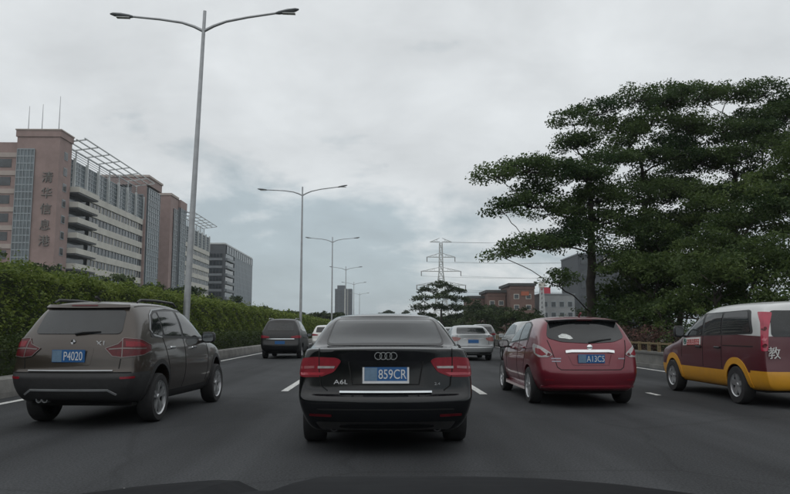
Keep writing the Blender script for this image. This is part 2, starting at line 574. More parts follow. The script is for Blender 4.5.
# first block: tower with the vertical sign, banded wing, stair tower
b1 = empty('office_block', (0, 0, 0))
tag(b1, 'pink and white banded office block with vertical characters on its tower', 'building')
pink_tower(b1, -84.9, 165.0, 171.6, 46.2)
glazing_grid(b1, 'stair_glazing', 'y', -84.6, -80.6, 6, 43.2, 5, 22, 164.78, M_glassb, 0.14)
part_box('end_wall', M_pink, b1, -100, -85.0, 165.6, 178, 0, 45.0)
for j in range(9):
    part_box('pale_band', M_pinkband, b1, -99.9, -85.1, 165.42, 165.61, 41.4 - j * 4.3, 42.5 - j * 4.3)
for j in range(8):
    part_box('end_window', M_glassd, b1, -99.0, -86.2, 165.5, 165.62, 39.0 - j * 4.3, 41.0 - j * 4.3)
for j in range(9):
    z = 41.4 - j * 3.8
    f = part_box('small_window', M_mull, b1, BX + 0.002, BX + 0.10, 167.6, 169.4, z, z + 1.9)
    part_box('pane', M_glassd, f, BX + 0.06, BX + 0.14, 167.8, 169.2, z + 0.2, z + 1.7)
for px_, hh in ((-84.0, 6.5), (-80.8, 7.0), (-76.8, 9.0)):
    MB().tube([(px_, 168, 47.9), (px_, 168, 48 + hh)], [0.13, 0.05], 6).build('mast', M_galv, b1)
for j, ch in enumerate('清华信息港'):
    lettering('sign_character', ch, 2.7, pm('sign_metal', (0.16, 0.15, 0.14), 0.45, metal=0.4), b1,
              (-77.4, 164.86, 36.6 - 3.72 * j), 'rear', 1.0, 0.12)
office_wing(b1, 171.7, 184.5, 226.0, 42.6, 36.0, 3.72, 8, True, 7)
# stair tower at the end of the first wing
part_box('stair_tower', M_grpanel, b1, -92, BX + 0.6, 226.05, 239.0, 0, 46.6)
part_box('stair_tower_front', M_pink, b1, -79.0, BX + 0.62, 225.3, 226.0, 0, 47.2)
part_box('stair_cap', M_pink, b1, -92.3, BX + 1.2, 225.2, 239.4, 47.22, 49.6)
part_box('stair_cap_edge', M_pinkband, b1, -92.5, BX + 1.5, 224.9, 239.7, 49.62, 50.3)
glazing_grid(b1, 'stair_tower_glazing', 'x', 226.6, 238.6, 4, 46.4, 6, 24, BX + 0.92, M_glassb, 0.14)
glazing_grid(b1, 'stair_end_glazing', 'y', BX - 3.1, BX - 0.2, 4, 44, 2, 22, 225.2, M_glassd, 0.12)

b2 = empty('office_block', (0, 0, 0))
tag(b2, 'second pink and white office block behind the first, partly hidden by the lamp pole', 'building')
part_box('tower_wall', M_pink, b2, -92, BX, 254.0, 263.5, 0, 49.2)
part_box('parapet', M_pinkband, b2, -92.3, BX + 0.3, 253.7, 263.4, 49.203, 50.0)
part_box('stair_tower', M_grpanel, b2, -92, BX + 0.5, 263.6, 272.0, 0, 46.4)
part_box('stair_cap', M_pink, b2, -92.2, BX + 0.9, 263.55, 272.3, 46.402, 49.3)
glazing_grid(b2, 'stair_tower_glazing', 'x', 264.2, 271.6, 4, 46.2, 4, 24, BX + 0.82, M_glassb, 0.14)
glazing_grid(b2, 'corner_glazing', 'x', 257.5, 262.5, 4, 45, 3, 22, BX + 0.32, M_glassd, 0.12)
office_wing(b2, 272.4, 273.2, 314.0, 41.5, 35.2, 3.72, 8, False, 6)

b3 = empty('office_block', (0, 0, 0))
tag(b3, 'dark grey office block with glass front at the far end of the left row', 'building')
part_box('block_core', M_dkpanel, b3, -100, BX, 344.5, 418.0, 0, 42.4)
part_box('roof_edge', M_steelw, b3, -100.2, BX + 0.25, 344.2, 418.3, 42.402, 43.1)
glazing_grid(b3, 'side_glazing', 'x', 366, 417.0, 8, 38.0, 18, 10, BX + 0.42, pm('blue_slate_glass', (0.085, 0.105, 0.13), 0.3, var=0.2, scale=0.3), 0.1)
glazing_grid(b3, 'attic_glazing', 'x', 347, 417.0, 38.3, 42.2, 12, 1, BX + 0.42, M_glassd, 0.2)
for j in range(8):
    z = 34.6 - j * 3.75
    part_box('balcony_band', M_grpanel, b3, BX + 0.002, BX + 1.3, 345.5, 364.5, z, z + 1.3)
    part_box('window_strip', M_glassd, b3, BX + 0.002, BX + 0.25, 346, 364, z + 1.35, z + 3.6)
    part_box('end_band', M_grpanel, b3, -99, -76, 344.05, 344.45, z, z + 1.2)
    for i in range(4):
        part_box('end_window', M_glassd, b3, -81.9 + i * 1.55, -80.7 + i * 1.55, 344.2, 344.48, z + 1.4, z + 3.3)

# far tower down the road
b4 = empty('apartment_tower', (-41, 800, 0))
tag(b4, 'far blue grey apartment tower beside the distant street lamps', 'building')
M_towerb = pm('dark_blue_grey_render', (0.075, 0.085, 0.10), 0.7, var=0.15, scale=0.2)
part_box('tower_wall', M_towerb, b4, -9.5, 9.5, 0, 18, 0, 47)
part_box('roof_house', M_towerb, b4, -7, 1.5, 2, 14, 47.002, 51)
for i in range(4):
    for j in range(13):
        part_box('window_bay', M_dkpanel, b4, -8.7 + i * 4.8, -5.9 + i * 4.8, -0.25, 0.1, 7 + j * 3, 9.1 + j * 3)
MB().box(1.2, 2.0, -0.8, 0, 5, 47).box(4.6, 5.2, -0.8, 0, 5, 47).build('pier', M_white, b4)

# brick blocks right of the road
M_brick = pm('red_brick', (0.150, 0.092, 0.076), 0.85, var=0.12, scale=1.0)
M_roofd = pm('dark_roof_slab', (0.06, 0.06, 0.058), 0.8)
def brick_block(x0, x1, y0, y1, h, label, nwin, rows, sign=False):
    r = empty('brick_building', ((x0 + x1) / 2, y0, 0))
    tag(r, label, 'building', 'red brick buildings beyond the trees')
    w_ = (x1 - x0) / 2
    part_box('wall', M_brick, r, -w_, w_, 0, y1 - y0, 0, h)
    part_box('roof', M_roofd, r, -w_ - 0.5, w_ + 0.5, -0.5, y1 - y0 + 0.5, h + 0.003, h + 0.75)
    part_box('cornice', M_brick, r, -w_ - 0.15, w_ + 0.15, -0.15, -0.003, h - 0.9, h - 0.003)
    for j in range(rows):
        for i in range(nwin):
            x = -w_ + (i + 0.5) * 2 * w_ / nwin
            z = h - 3.6 - 3.0 * j
            f = part_box('window', M_white, r, x - 0.75, x + 0.75, -0.08, -0.002, z - 0.1, z + 1.3)
            part_box('pane', M_glassd, f, x - 0.6, x + 0.6, -0.12, -0.05, z + 0.05, z + 1.15)
    return r
q = brick_block(36.5, 43.3, 200, 216, 13.6, 'tallest red brick building with dark flat roof right of the road', 2, 4)
part_box('sign', pm('rust_red_sign', (0.36, 0.10, 0.05), 0.6), q, -0.4, 1.8, -0.22, -0.09, 10.9, 12.0)
brick_block(31.0, 36.2, 206, 220, 12.0, 'middle of the three stepped red brick buildings', 2, 3)
brick_block(26.4, 30.8, 212, 226, 10.6, 'lowest red brick building, leftmost of the three', 2, 3)

b5 = empty('flat_roofed_building', (51.0, 206, 0))
tag(b5, 'pale grey low building with a red box on its roof beside the brick block', 'building')
part_box('wall', pm('grey_render', (0.25, 0.26, 0.265), 0.8, var=0.12, scale=0.4), b5, -4.8, 5.2, 0, 14, 0, 11.4)
part_box('roof_edge', M_grpanel, b5, -5.0, 5.4, -0.2, 14.2, 11.402, 11.75)
part_box('red_roof_box', pm('red_cladding', (0.45, 0.035, 0.06), 0.55), b5, -4.0, -1.6, 0.5, 3, 11.755, 13.6)
for j in range(3):
    for i in range(4):
        f = part_box('window', M_mull, b5, -4.1 + i * 2.4, -2.6 + i * 2.4, -0.08, -0.002, 1.6 + j * 3.1, 3.3 + j * 3.1)
        part_box('pane', M_glassd, f, -3.95 + i * 2.4, -2.75 + i * 2.4, -0.12, -0.05, 1.75 + j * 3.1, 3.15 + j * 3.1)

b6 = empty('slab_building', (66, 215, 0))
tag(b6, 'tall dark grey building with a pale sign half hidden behind the big tree', 'building')
M_slab = pm('slate_grey_cladding', (0.055, 0.062, 0.07), 0.6, var=0.15, scale=0.3)
part_box('wall', M_slab, b6, -6.0, 14, 0, 20, 0, 24.0)
part_box('roof_edge', M_grpanel, b6, -6.2, 14.2, -0.2, 20.2, 24.002, 24.4)
for j in range(6):
    part_box('window_strip', M_glassd, b6, -5.3, 13, -0.1, -0.002, 3.0 + j * 3.6, 4.9 + j * 3.6)
sg = part_box('sign', M_dkpanel, b6, 1.6, 5.0, -0.5, -0.12, 20.2, 24.0)
mm = MB()
for a, b in (((2.0, 20.6), (2.0, 23.6)), ((2.0, 23.6), (3.2, 22.2)), ((3.2, 22.2), (4.5, 23.6)), ((4.5, 23.6), (4.5, 20.6)), ((2.0, 21.3), (4.5, 21.3))):
    mm.bar((a[0], -0.6, a[1]), (b[0], -0.6, b[1]), 0.45, 0.2)
mm.build('sign_mark', M_white, sg)

# pale telecom mast by the grey building
tm = empty('telecom_mast', (44.9, 198, 0))
tag(tm, 'slim pale lattice mast standing between brick and grey buildings', 'mast')
m = MB()
for sx, sy in ((-1, -1), (1, -1), (1, 1), (-1, 1)):
    m.bar((sx * 0.8, sy * 0.8, 0), (sx * 0.35, sy * 0.35, 15), 0.16)
m.build('mast_legs', M_steelw, tm)
m = MB()
for j in range(12):
    z0, z1 = j * 1.25, (j + 1) * 1.25
    w0, w1 = 0.8 - 0.03 * z0, 0.8 - 0.03 * z1
    for s in (-1, 1):
        m.bar((-w0, s * w0, z0), (w1, s * w1, z1), 0.09); m.bar((w0, s * w0, z0), (-w1, s * w1, z1), 0.09)
m.build('bracing', M_steelw, tm)
MB().box(-0.9, 0.9, -0.9, -0.5, 13.0, 14.4).build('antenna_panels', M_white, tm)

# transmission pylon
py = empty('transmission_pylon', (34.2, 400, 0))
tag(py, 'tall pale steel lattice pylon with four crossarms behind the umbrella tree', 'pylon')
M_py = pm('pylon_steel', (0.46, 0.47, 0.46), 0.7, metal=0.0)
def hwid(z): return 5.0 - (5.0 - 1.1) * min(z, 34) / 34 if z < 34 else 1.1 - 0.35 * (z - 34) / 16
m = MB()
zs = [0, 6, 12, 17, 22, 26, 30, 34, 38, 42, 46, 50]
for sx in (-1, 1):
    for sy in (-1, 1):
        for a, b in zip(zs[:-1], zs[1:]):
            m.bar((sx * hwid(a), sy * hwid(a), a), (sx * hwid(b), sy * hwid(b), b), 0.42)
m.build('corner_legs', M_py, py)
m = MB()
for a, b in zip(zs[:-1], zs[1:]):
    wa, wb = hwid(a), hwid(b)
    for s in (-1, 1):
        m.bar((-wa, s * wa, a), (wb, s * wb, b), 0.22); m.bar((wa, s * wa, a), (-wb, s * wb, b), 0.22)
        m.bar((s * wa, -wa, a), (s * wb, wb, b), 0.22); m.bar((s * wa, wa, a), (s * wb, -wb, b), 0.22)
    m.bar((-wb, -wb, b), (wb, -wb, b), 0.2); m.bar((-wb, wb, b), (wb, wb, b), 0.2)
m.build('bracing', M_py, py)
WIRE_ENDS = []
for z, hw_, dn in ((50.6, 6.2, 0.0), (42.0, 8.2, 2.6), (34.0, 11.4, 2.6), (26.2, 14.0, 2.6)):
    m = MB()
    for s in (-1, 1):
        b = hwid(z)
        m.bar((s * b, -b, z), (s * hw_, 0, z), 0.30); m.bar((s * b, b, z), (s * hw_, 0, z), 0.30)
        m.bar((s * b, 0, z + 2.2), (s * hw_, 0, z), 0.26)
        for t in (0.25, 0.5, 0.75):
            x = s * (b + (hw_ - b) * t)
            m.bar((x, 0, z), (x, 0, z + 2.2 * (1 - t)), 0.16)
            m.bar((x, 0, z + 2.2 * (1 - t)), (s * (b + (hw_ - b) * min(1, t + 0.25)), 0, z), 0.16)
    o = m.build('crossarm', M_py, py)
    if dn:
        for s in (-1, 1):
            MB().tube([(s * (hw_ - 0.3), 0, z), (s * (hw_ - 0.3), 0, z - dn)], 0.22, 6).build('insulator', pm('brown_glass_insulator', (0.10, 0.085, 0.075), 0.4), o)
            WIRE_ENDS.append((34.2 + s * (hw_ - 0.3), z - dn, s))
    else:
        for s in (-1, 1): WIRE_ENDS.append((34.2 + s * hw_, z, s))
M_wire = pm('aluminium_wire', (0.12, 0.12, 0.125), 0.5, metal=0.4)
side = {-1: 'left', 1: 'right'}
lev = {50.6: 'top', 39.4: 'upper', 31.4: 'middle', 23.6: 'lowest'}
for x, z, s in WIRE_ENDS:
    A, B = Vector((x, 400, z)), Vector((x + 190, 330, z + 5))
    pts = [A.lerp(B, t) + Vector((0, 0, -9.0 * 4 * t * (1 - t) * 0.55)) for t in np.linspace(0, 1, 17)]
    o = MB().tube(pts, 0.055, 5).build('power_line', M_wire)
    tag(o, 'thin wire from the %s end of the pylon\'s %s crossarm' % (side[s], lev[round(z, 1)]), 'power line', 'power lines from the pylon')

# ================================================================== cars
M_tyre = pm('tyre_rubber', (0.018, 0.018, 0.019), 0.85, var=0.3, scale=20)
M_rim = pm('alloy_silver', (0.50, 0.51, 0.52), 0.32, metal=0.8, var=0.08)
M_rimd = pm('dark_metal', (0.03, 0.03, 0.032), 0.6, metal=0.4)  # dark metal of the brake discs and the black sedan's exhaust tips
M_black = pm('black_trim', (0.014, 0.014, 0.015), 0.45, var=0.3)
M_plastic = pm('rough_black_plastic', (0.022, 0.022, 0.023), 0.7, var=0.25, scale=14)
M_under = pm('underbody', (0.012, 0.012, 0.012), 0.9)
M_chrome = pm('chrome', (0.70, 0.71, 0.72), 0.14, metal=1.0, var=0.05)
M_seam = pm('panel_gap', (0.006, 0.006, 0.006), 0.9)
M_lampred = pm('red_lamp_lens', (0.20, 0.008, 0.018), 0.3, spec=0.3, coat=0.1, var=0.15, scale=18)
M_lampdk = pm('dark_red_lens', (0.085, 0.006, 0.010), 0.3, spec=0.3, coat=0.1, var=0.2, scale=18)
M_lampwh = pm('clear_lamp_lens', (0.33, 0.31, 0.31), 0.15, coat=0.5, var=0.15, scale=25)
M_plate = pm('plate_blue', (0.018, 0.10, 0.27), 0.4, var=0.12, scale=30)
M_platel = pm('plate_blurred_blue', (0.12, 0.20, 0.29), 0.5, var=0.1, scale=20)
M_platew = pm('plate_white', (0.62, 0.63, 0.64), 0.4, var=0.05)
M_mirror = pm('mirror_glass', (0.30, 0.32, 0.33), 0.05, metal=0.9)

def glass_mat(name, c, rough=0.04):
    m = pm(name, c, rough, var=0.2, scale=2.5, spec=0.55)
    return m
M_glass = glass_mat('tinted_car_glass', (0.014, 0.016, 0.017))
M_glassl = glass_mat('pale_car_glass', (0.020, 0.023, 0.025))

def paint(name, c, metal=0.35, rough=0.34, coat=0.9):
    return pm(name, c, rough, metal=metal, coat=coat, var=0.06, scale=1.2, detail=3)

def interp(knots, y):
    if y <= knots[0][0]: return knots[0][1]
    for (a, va), (b, vb) in zip(knots[:-1], knots[1:]):
        if y <= b: return va + (vb - va) * (y - a) / (b - a)
    return knots[-1][1]

LATS = (-1.0, -0.80, -0.36, 0.36, 0.80, 1.0)

def car_cage(sp):
    ys, nl, (g0, g1) = sp['ys'], len(sp['rowf']), sp['g']
    nc, nm = len(ys), len(LATS)
    occ = lambda i, k: 0 <= i < nc - 1 and ((0 <= k < nl - 1) or (nl - 1 <= k < nl + 1 and g0 <= i < g1))
    def P(i, k, m):
        lat = LATS[m]; t = 1 - lat * lat
        if k < nl:
            y = ys[i]; hw = interp(sp['plan'], ys[i]) * sp['rowf'][k]; z = interp(sp['zrow'][k], ys[i])
            if i == 0:
                y += sp['rear_dy'][k] - sp['rear_bulge'] * t
                hw *= sp.get('rear_w', [1] * nl)[k]
            if i == nc - 1: y += sp['front_dy'][k] + sp['front_bulge'] * t
            if i == g0 and g0 > 0 and k == nl - 1: y -= sp['rw_bulge'] * t
            if i == g1 and k == nl - 1: y += sp['ws_bulge'] * t
            if k == nl - 1 and not (g0 < i < g1):
                z += sp['deck_crown'] * t
        else:
            y, hw, z = sp['up'][k - nl][i - g0]
            if i == g0: y -= sp['rw_bulge'] * t
            if i == g1: y += sp['ws_bulge'] * t
            if k == nl + 1: z += sp['roof_crown'] * t
        return (lat * hw, y, z)
    ids, V, keys = {}, [], []
    def vid(i, k, m):
        if (i, k, m) not in ids:
            ids[(i, k, m)] = len(V); V.append(P(i, k, m)); keys.append((i, k, m))
        return ids[(i, k, m)]
    Fc = []
    for i in range(nc - 1):
        for k in range(nl + 1):
            if not occ(i, k): continue
            for m in range(nm - 1):
                if not occ(i - 1, k): Fc.append((vid(i, k, m), vid(i, k, m + 1), vid(i, k + 1, m + 1), vid(i, k + 1, m)))
                if not occ(i + 1, k): Fc.append((vid(i + 1, k, m + 1), vid(i + 1, k, m), vid(i + 1, k + 1, m), vid(i + 1, k + 1, m + 1)))
                if not occ(i, k - 1): Fc.append((vid(i, k, m), vid(i + 1, k, m), vid(i + 1, k, m + 1), vid(i, k, m + 1)))
                if not occ(i, k + 1): Fc.append((vid(i, k + 1, m), vid(i, k + 1, m + 1), vid(i + 1, k + 1, m + 1), vid(i + 1, k + 1, m)))
                if m == 0: Fc.append((vid(i, k, 0), vid(i, k + 1, 0), vid(i + 1, k + 1, 0), vid(i + 1, k, 0)))
                if m == nm - 2: Fc.append((vid(i, k, nm - 1), vid(i + 1, k, nm - 1), vid(i + 1, k + 1, nm - 1), vid(i, k + 1, nm - 1)))
    me = bpy.data.meshes.new('cage')
    me.from_pydata(V, [], Fc)
    cr = me.attributes.new('crease_edge', 'FLOAT', 'EDGE')
    for e in me.edges:
        a, b = keys[e.vertices[0]], keys[e.vertices[1]]
        c = 0.0
        for fn, val in sp.get('crease', ()):
            if fn(a, b): c = max(c, val)
        cr.data[e.index].value = c
    me.polygons.foreach_set('use_smooth', [True] * len(me.polygons))
    return me

def evaluated(me, mods):
    o = bpy.data.objects.new('car_tmp', me); col.objects.link(o)
    for fn in mods: fn(o)
    dg = bpy.context.evaluated_depsgraph_get()
    r = bpy.data.meshes.new_from_object(o.evaluated_get(dg))
    bpy.data.objects.remove(o)
    return r

class Car:
    def __init__(s, name, loc, label, sp, mat, level=3, group='cars in the traffic', rz=0.0, arches=True):
        s.sp, s.mat = sp, mat
        s.root = empty(name, loc, rz)
        tag(s.root, label, sp.get('cat', 'car'), group)
        def sub(o):
            m = o.modifiers.new('s', 'SUBSURF'); m.levels = level; m.render_levels = level
        smooth = evaluated(car_cage(sp), [sub])
        bm = bmesh.new(); bm.from_mesh(smooth)
        s.bvh = BVHTree.FromBMesh(bm); bm.free()
        body = smooth
        if arches:
            m = MB()
            for y in sp['axles']:
                for sg in (-1, 1):
                    prof = [(0.001, 0.50), (sp['arch_r'], 0.50), (sp['arch_r'], 1.3), (0.001, 1.3)]
                    m.lathe([(r, sg * t) for r, t in prof], 'x', 40, (0, y, sp['wheel_r'] + 0.015))
            cm = m.mesh('cut'); cm.materials.append(M_under)
            co = bpy.data.objects.new('cut_tmp', cm); col.objects.link(co)
            smooth.materials.clear(); smooth.materials.append(mat)
            def bo(o):
                b = o.modifiers.new('b', 'BOOLEAN'); b.operation = 'DIFFERENCE'; b.object = co; b.solver = 'EXACT'; b.material_mode = 'TRANSFER'
            body = evaluated(smooth, [bo])
            bpy.data.objects.remove(co)
        if len(body.materials) == 0: body.materials.append(mat)
        s.bm = bmesh.new(); s.bm.from_mesh(body); s.mats = list(body.materials)
    # -- split the shell into body parts along clean cuts
    def split(s, name, planes, pred, mat):
        for co, no in planes:
            bmesh.ops.bisect_plane(s.bm, geom=s.bm.verts[:] + s.bm.edges[:] + s.bm.faces[:], dist=1e-5, plane_co=co, plane_no=no)
        fs = [f for f in s.bm.faces if f.material_index == 0 and pred(f.calc_center_median())]
        if not fs: return None
        nb = s.bm.copy(); keep = set(f.index for f in fs)
        s.bm.faces.index_update(); keep = set(f.index for f in fs)
        nb.faces.ensure_lookup_table()
        bmesh.ops.delete(nb, geom=[nb.faces[f.index] for f in s.bm.faces if f.index not in keep], context='FACES')
        bmesh.ops.delete(s.bm, geom=fs, context='FACES')
        return s._out(nb, name, [mat])
    def _out(s, bm, name, mats):
        me = bpy.data.meshes.new(name); bm.to_mesh(me); bm.free()
        me.materials.clear()
        for m in mats: me.materials.append(m)
        me.polygons.foreach_set('use_smooth', [True] * len(me.polygons))
        me.set_sharp_from_angle(angle=R(32))
        return link(name, me, None, s.root)
    def finish(s):
        s.body = s._out(s.bm, 'body', s.mats)
        return s.root
    # -- pieces laid onto the body surface
    def cast(s, p, d):
        d = Vector(d).normalized()
        h, n, i, _ = s.bvh.ray_cast(Vector(p) - d * 6, d)
        if h is None:
            h, n, i, _ = s.bvh.find_nearest(Vector(p))
        if n.dot(d) > 0: n = -n
        return h, n
    VIEW = {'rear': ((0, 1, 0), lambda a, b: (a, -1.0, b)), 'left': ((1, 0, 0), lambda a, b: (-2.0, a, b)),
            'right': ((-1, 0, 0), lambda a, b: (2.0, a, b)), 'top': ((0, 0, -1), lambda a, b: (a, b, 3.0)),
            'front': ((0, -1, 0), lambda a, b: (a, 8.0, b))}
    def shell(s, name, pts, view, mat, off=0.006, parent=None, res=0.05, depth=0.02):
        """outline laid onto the body; view name with 2-D points, or a direction with 3-D points"""
        if isinstance(view, str):
            d, to3 = s.VIEW[view]; P3 = [Vector(to3(*p)) for p in pts]
        else:
            d = view; P3 = [Vector(p) for p in pts]
        d = Vector(d).normalized()
        r = d.cross(Vector((0, 0, 1)) if abs(d.z) < 0.9 else Vector((0, 1, 0))).normalized(); u = r.cross(d)
        bm = bmesh.new()
        vs_ = [bm.verts.new((p.dot(r), p.dot(u), 0)) for p in P3]
        bm.faces.new(vs_)
        xs = [v.co.x for v in vs_]; zs_ = [v.co.y for v in vs_]
        for lo, hi, no in ((min(xs), max(xs), (1, 0, 0)), (min(zs_), max(zs_), (0, 1, 0))):
            n = max(1, int((hi - lo) / res))
            for k in range(1, n):
                c = lo + (hi - lo) * k / n
                bmesh.ops.bisect_plane(bm, geom=bm.verts[:] + bm.edges[:] + bm.faces[:], dist=1e-6,
                                       plane_co=(c, c, 0), plane_no=no)
        base = P3[0].dot(d)
        for v in bm.verts:
            p = r * v.co.x + u * v.co.y + d * base
            h, n = s.cast(p, d)
            v.co = h + n * off
        bmesh.ops.triangulate(bm, faces=[f for f in bm.faces if len(f.verts) > 4])
        bm.normal_update()
        if sum(f.normal.dot(d) for f in bm.faces) > 0:
            bmesh.ops.reverse_faces(bm, faces=bm.faces)
        # rim into the body so the piece has an edge
        be = [e for e in bm.edges if e.is_boundary]
        ex = bmesh.ops.extrude_edge_only(bm, edges=be)['geom']
        for v in [g for g in ex if isinstance(g, bmesh.types.BMVert)]:
            v.co += d * depth
        me = bpy.data.meshes.new(name); bm.to_mesh(me); bm.free()
        me.polygons.foreach_set('use_smooth', [True] * len(me.polygons)); me.set_sharp_from_angle(angle=R(40))
        return link(name, me, mat, parent or s.root)
    def strip(s, name, pts, width, view, mat, off=0.005, parent=None, step=0.04, thick=0.006):
        """raised or flush band along a polyline on the body"""
        if isinstance(view, str):
            d, to3 = s.VIEW[view]; P3 = [Vector(to3(*p)) for p in pts]
        else:
            d = view; P3 = [Vector(p) for p in pts]
        d = Vector(d).normalized()
        Q = []
        for a, b in zip(P3[:-1], P3[1:]):
            n = max(1, int((b - a).length / step))
            Q += [a.lerp(b, k / n) for k in range(n)]
        Q.append(P3[-1])
        S = [s.cast(q, d) for q in Q]
        m = MB(); base = []
        for k, (h, n) in enumerate(S):
            t = (S[min(k + 1, len(S) - 1)][0] - S[max(k - 1, 0)][0]).normalized()
            w = t.cross(n).normalized() * (width / 2)
            o = n * off
            base.append((h + o - w, h + o + w, h + o - w - n * thick, h + o + w - n * thick))
        for a, b in zip(base[:-1], base[1:]):
            m.poly([a[0], b[0], b[1], a[1]]); m.poly([a[2], b[2], b[0], a[0]]); m.poly([a[1], b[1], b[3], a[3]])
        return m.build(name, mat, parent or s.root, 40)

def rounded(pts, r, n=4):
    out = []
    m = len(pts)
    for i in range(m):
        a, b, c = Vector(pts[i - 1]), Vector(pts[i]), Vector(pts[(i + 1) % m])
        u, v = (a - b), (c - b)
        rr = min(r, u.length * 0.45, v.length * 0.45)
        p, q = b + u.normalized() * rr, b + v.normalized() * rr
        for k in range(n + 1):
            t = k / n
            out.append(tuple(p * (1 - t) ** 2 + b * 2 * t * (1 - t) + q * t * t))
    return out

def inset_scaled(pts, s):
    c = sum((Vector(p) for p in pts), Vector((0,) * len(pts[0]))) / len(pts)
    return [tuple(c + (Vector(p) - c) * s) for p in pts]

# -- wheels: tyre as the wheel itself, rim and disc as its sub-parts
WHEELS = {}
def wheel_meshes(r, rr, w, spokes, twin, sw):
    key = (r, rr, w, spokes, twin, sw)
    if key in WHEELS: return WHEELS[key]
    h = w / 2
    t = MB().lathe([(rr * 0.97, -h * 0.82), (rr * 1.03, -h), (r * 0.93, -h * 1.0), (r * 0.985, -h * 0.8), (r, -h * 0.45), (r, h * 0.45),
                    (r * 0.985, h * 0.8), (r * 0.93, h), (rr * 1.03, h), (rr * 0.97, h * 0.82)], 'x', 48, closed=True)
    m = MB()
    m.lathe([(rr * 0.90, h * 0.45), (rr * 0.93, h * 0.86), (rr * 1.0, h * 0.98), (rr * 1.02, h * 0.86), (rr * 0.98, h * 0.3)], 'x', 48)
    m.lathe([(0.001, h * 0.80), (rr * 0.16, h * 0.80), (rr * 0.22, h * 0.66), (rr * 0.22, h * 0.3)], 'x', 24)
    for k in range(spokes):
        a = 2 * math.pi * k / spokes + math.pi / 2
        for o in ((-0.16, 0.16) if twin else (0,)):
            pts = []
            for f, oo, x, ww in ((0.16, o * 0.4, h * 0.72, sw * 1.15), (0.55, o * 0.8, h * 0.80, sw), (0.95, o * 1.35, h * 0.86, sw * 0.95)):
                c, s_ = math.cos(a + oo), math.sin(a + oo)
                tx, ty = -s_, c
                pts.append([(x, rr * f * c + tx * ww / 2, rr * f * s_ + ty * ww / 2), (x, rr * f * c - tx * ww / 2, rr * f * s_ - ty * ww / 2),
                            (x - 0.04, rr * f * c - tx * ww / 1.7, rr * f * s_ - ty * ww / 1.7), (x - 0.04, rr * f * c + tx * ww / 1.7, rr * f * s_ + ty * ww / 1.7)])
            for A, B in zip(pts[:-1], pts[1:]):
                for q in range(4):
                    m.poly([A[q], A[(q + 1) % 4], B[(q + 1) % 4], B[q]])
    d = MB().lathe([(0.001, h * 0.25), (rr * 0.62, h * 0.25), (rr * 0.62, h * 0.12), (rr * 0.93, h * 0.10), (rr * 0.93, -h * 0.6)], 'x', 32)
    WHEELS[key] = (t.mesh('tyre', 35), m.mesh('rim', 30), d.mesh('brake', 30))
    return WHEELS[key]

def add_wheels(car, track, r, rr, w=0.215, spokes=5, twin=False, sw=0.05, rim_mat=None):
    zf = car.root.scale.y / car.root.scale.z
    t, m, d = wheel_meshes(r, rr, w, spokes, twin, sw)
    for k, y in enumerate(car.sp['axles']):
        for sg in (-1, 1):
            o = link('wheel', t, M_tyre, car.root, (sg * track, y, r * zf))
            o.rotation_euler = ((0.35 + k * 0.6) if zf == 1 else 0, 0, 0 if sg > 0 else math.pi)
            o.scale = (1, 1, zf)
            link('rim', m, rim_mat or M_rim, o)
            link('brake_disc', d, M_rimd, o)
    u = MB().box(-track + 0.12, track - 0.12, car.sp['axles'][0] - 0.06, car.sp['axles'][0] + 0.06, r - 0.07, r + 0.05)
    u.build('rear_axle', M_under, car.root)

def loft(m, rings):
    for A, B in zip(rings[:-1], rings[1:]):
        n = len(A)
        for q in range(n):
            m.poly([A[q], A[(q + 1) % n], B[(q + 1) % n], B[q]])
    m.poly(list(reversed(rings[0]))); m.poly(rings[-1])
    return m

def add_mirror(car, x, y, z, side, mat, w=0.22, h=0.16):
    rings = []
    for dy, f in ((0.0, 0.82), (0.015, 1.0), (0.09, 0.95), (0.15, 0.62), (0.17, 0.25)):
        rings.append([(x + side * (w / 2 + w / 2 * f * math.copysign(abs(math.cos(a)) ** 0.6, math.cos(a))), y + dy - 0.03 * math.cos(a) * 0,
                       z + h / 2 * f * math.copysign(abs(math.sin(a)) ** 0.6, math.sin(a))) for a in [2 * math.pi * q / 16 for q in range(16)]])
    m = loft(MB(), rings)
    m.bar((x - side * 0.06, y + 0.06, z - h * 0.42), (x + side * 0.08, y + 0.07, z - h * 0.3), 0.07, 0.04)
    o = m.build('wing_mirror', mat, car.root, 40)
    g = MB()
    g.poly([(x + side * (w / 2 + w / 2 * 0.80 * math.copysign(abs(math.cos(a)) ** 0.6, math.cos(a))), y - 0.004,
             z + h / 2 * 0.74 * math.copysign(abs(math.sin(a)) ** 0.6, math.sin(a))) for a in [2 * math.pi * q / 20 for q in range(20)]])
    g.build('mirror_glass', M_mirror, o)
    return o

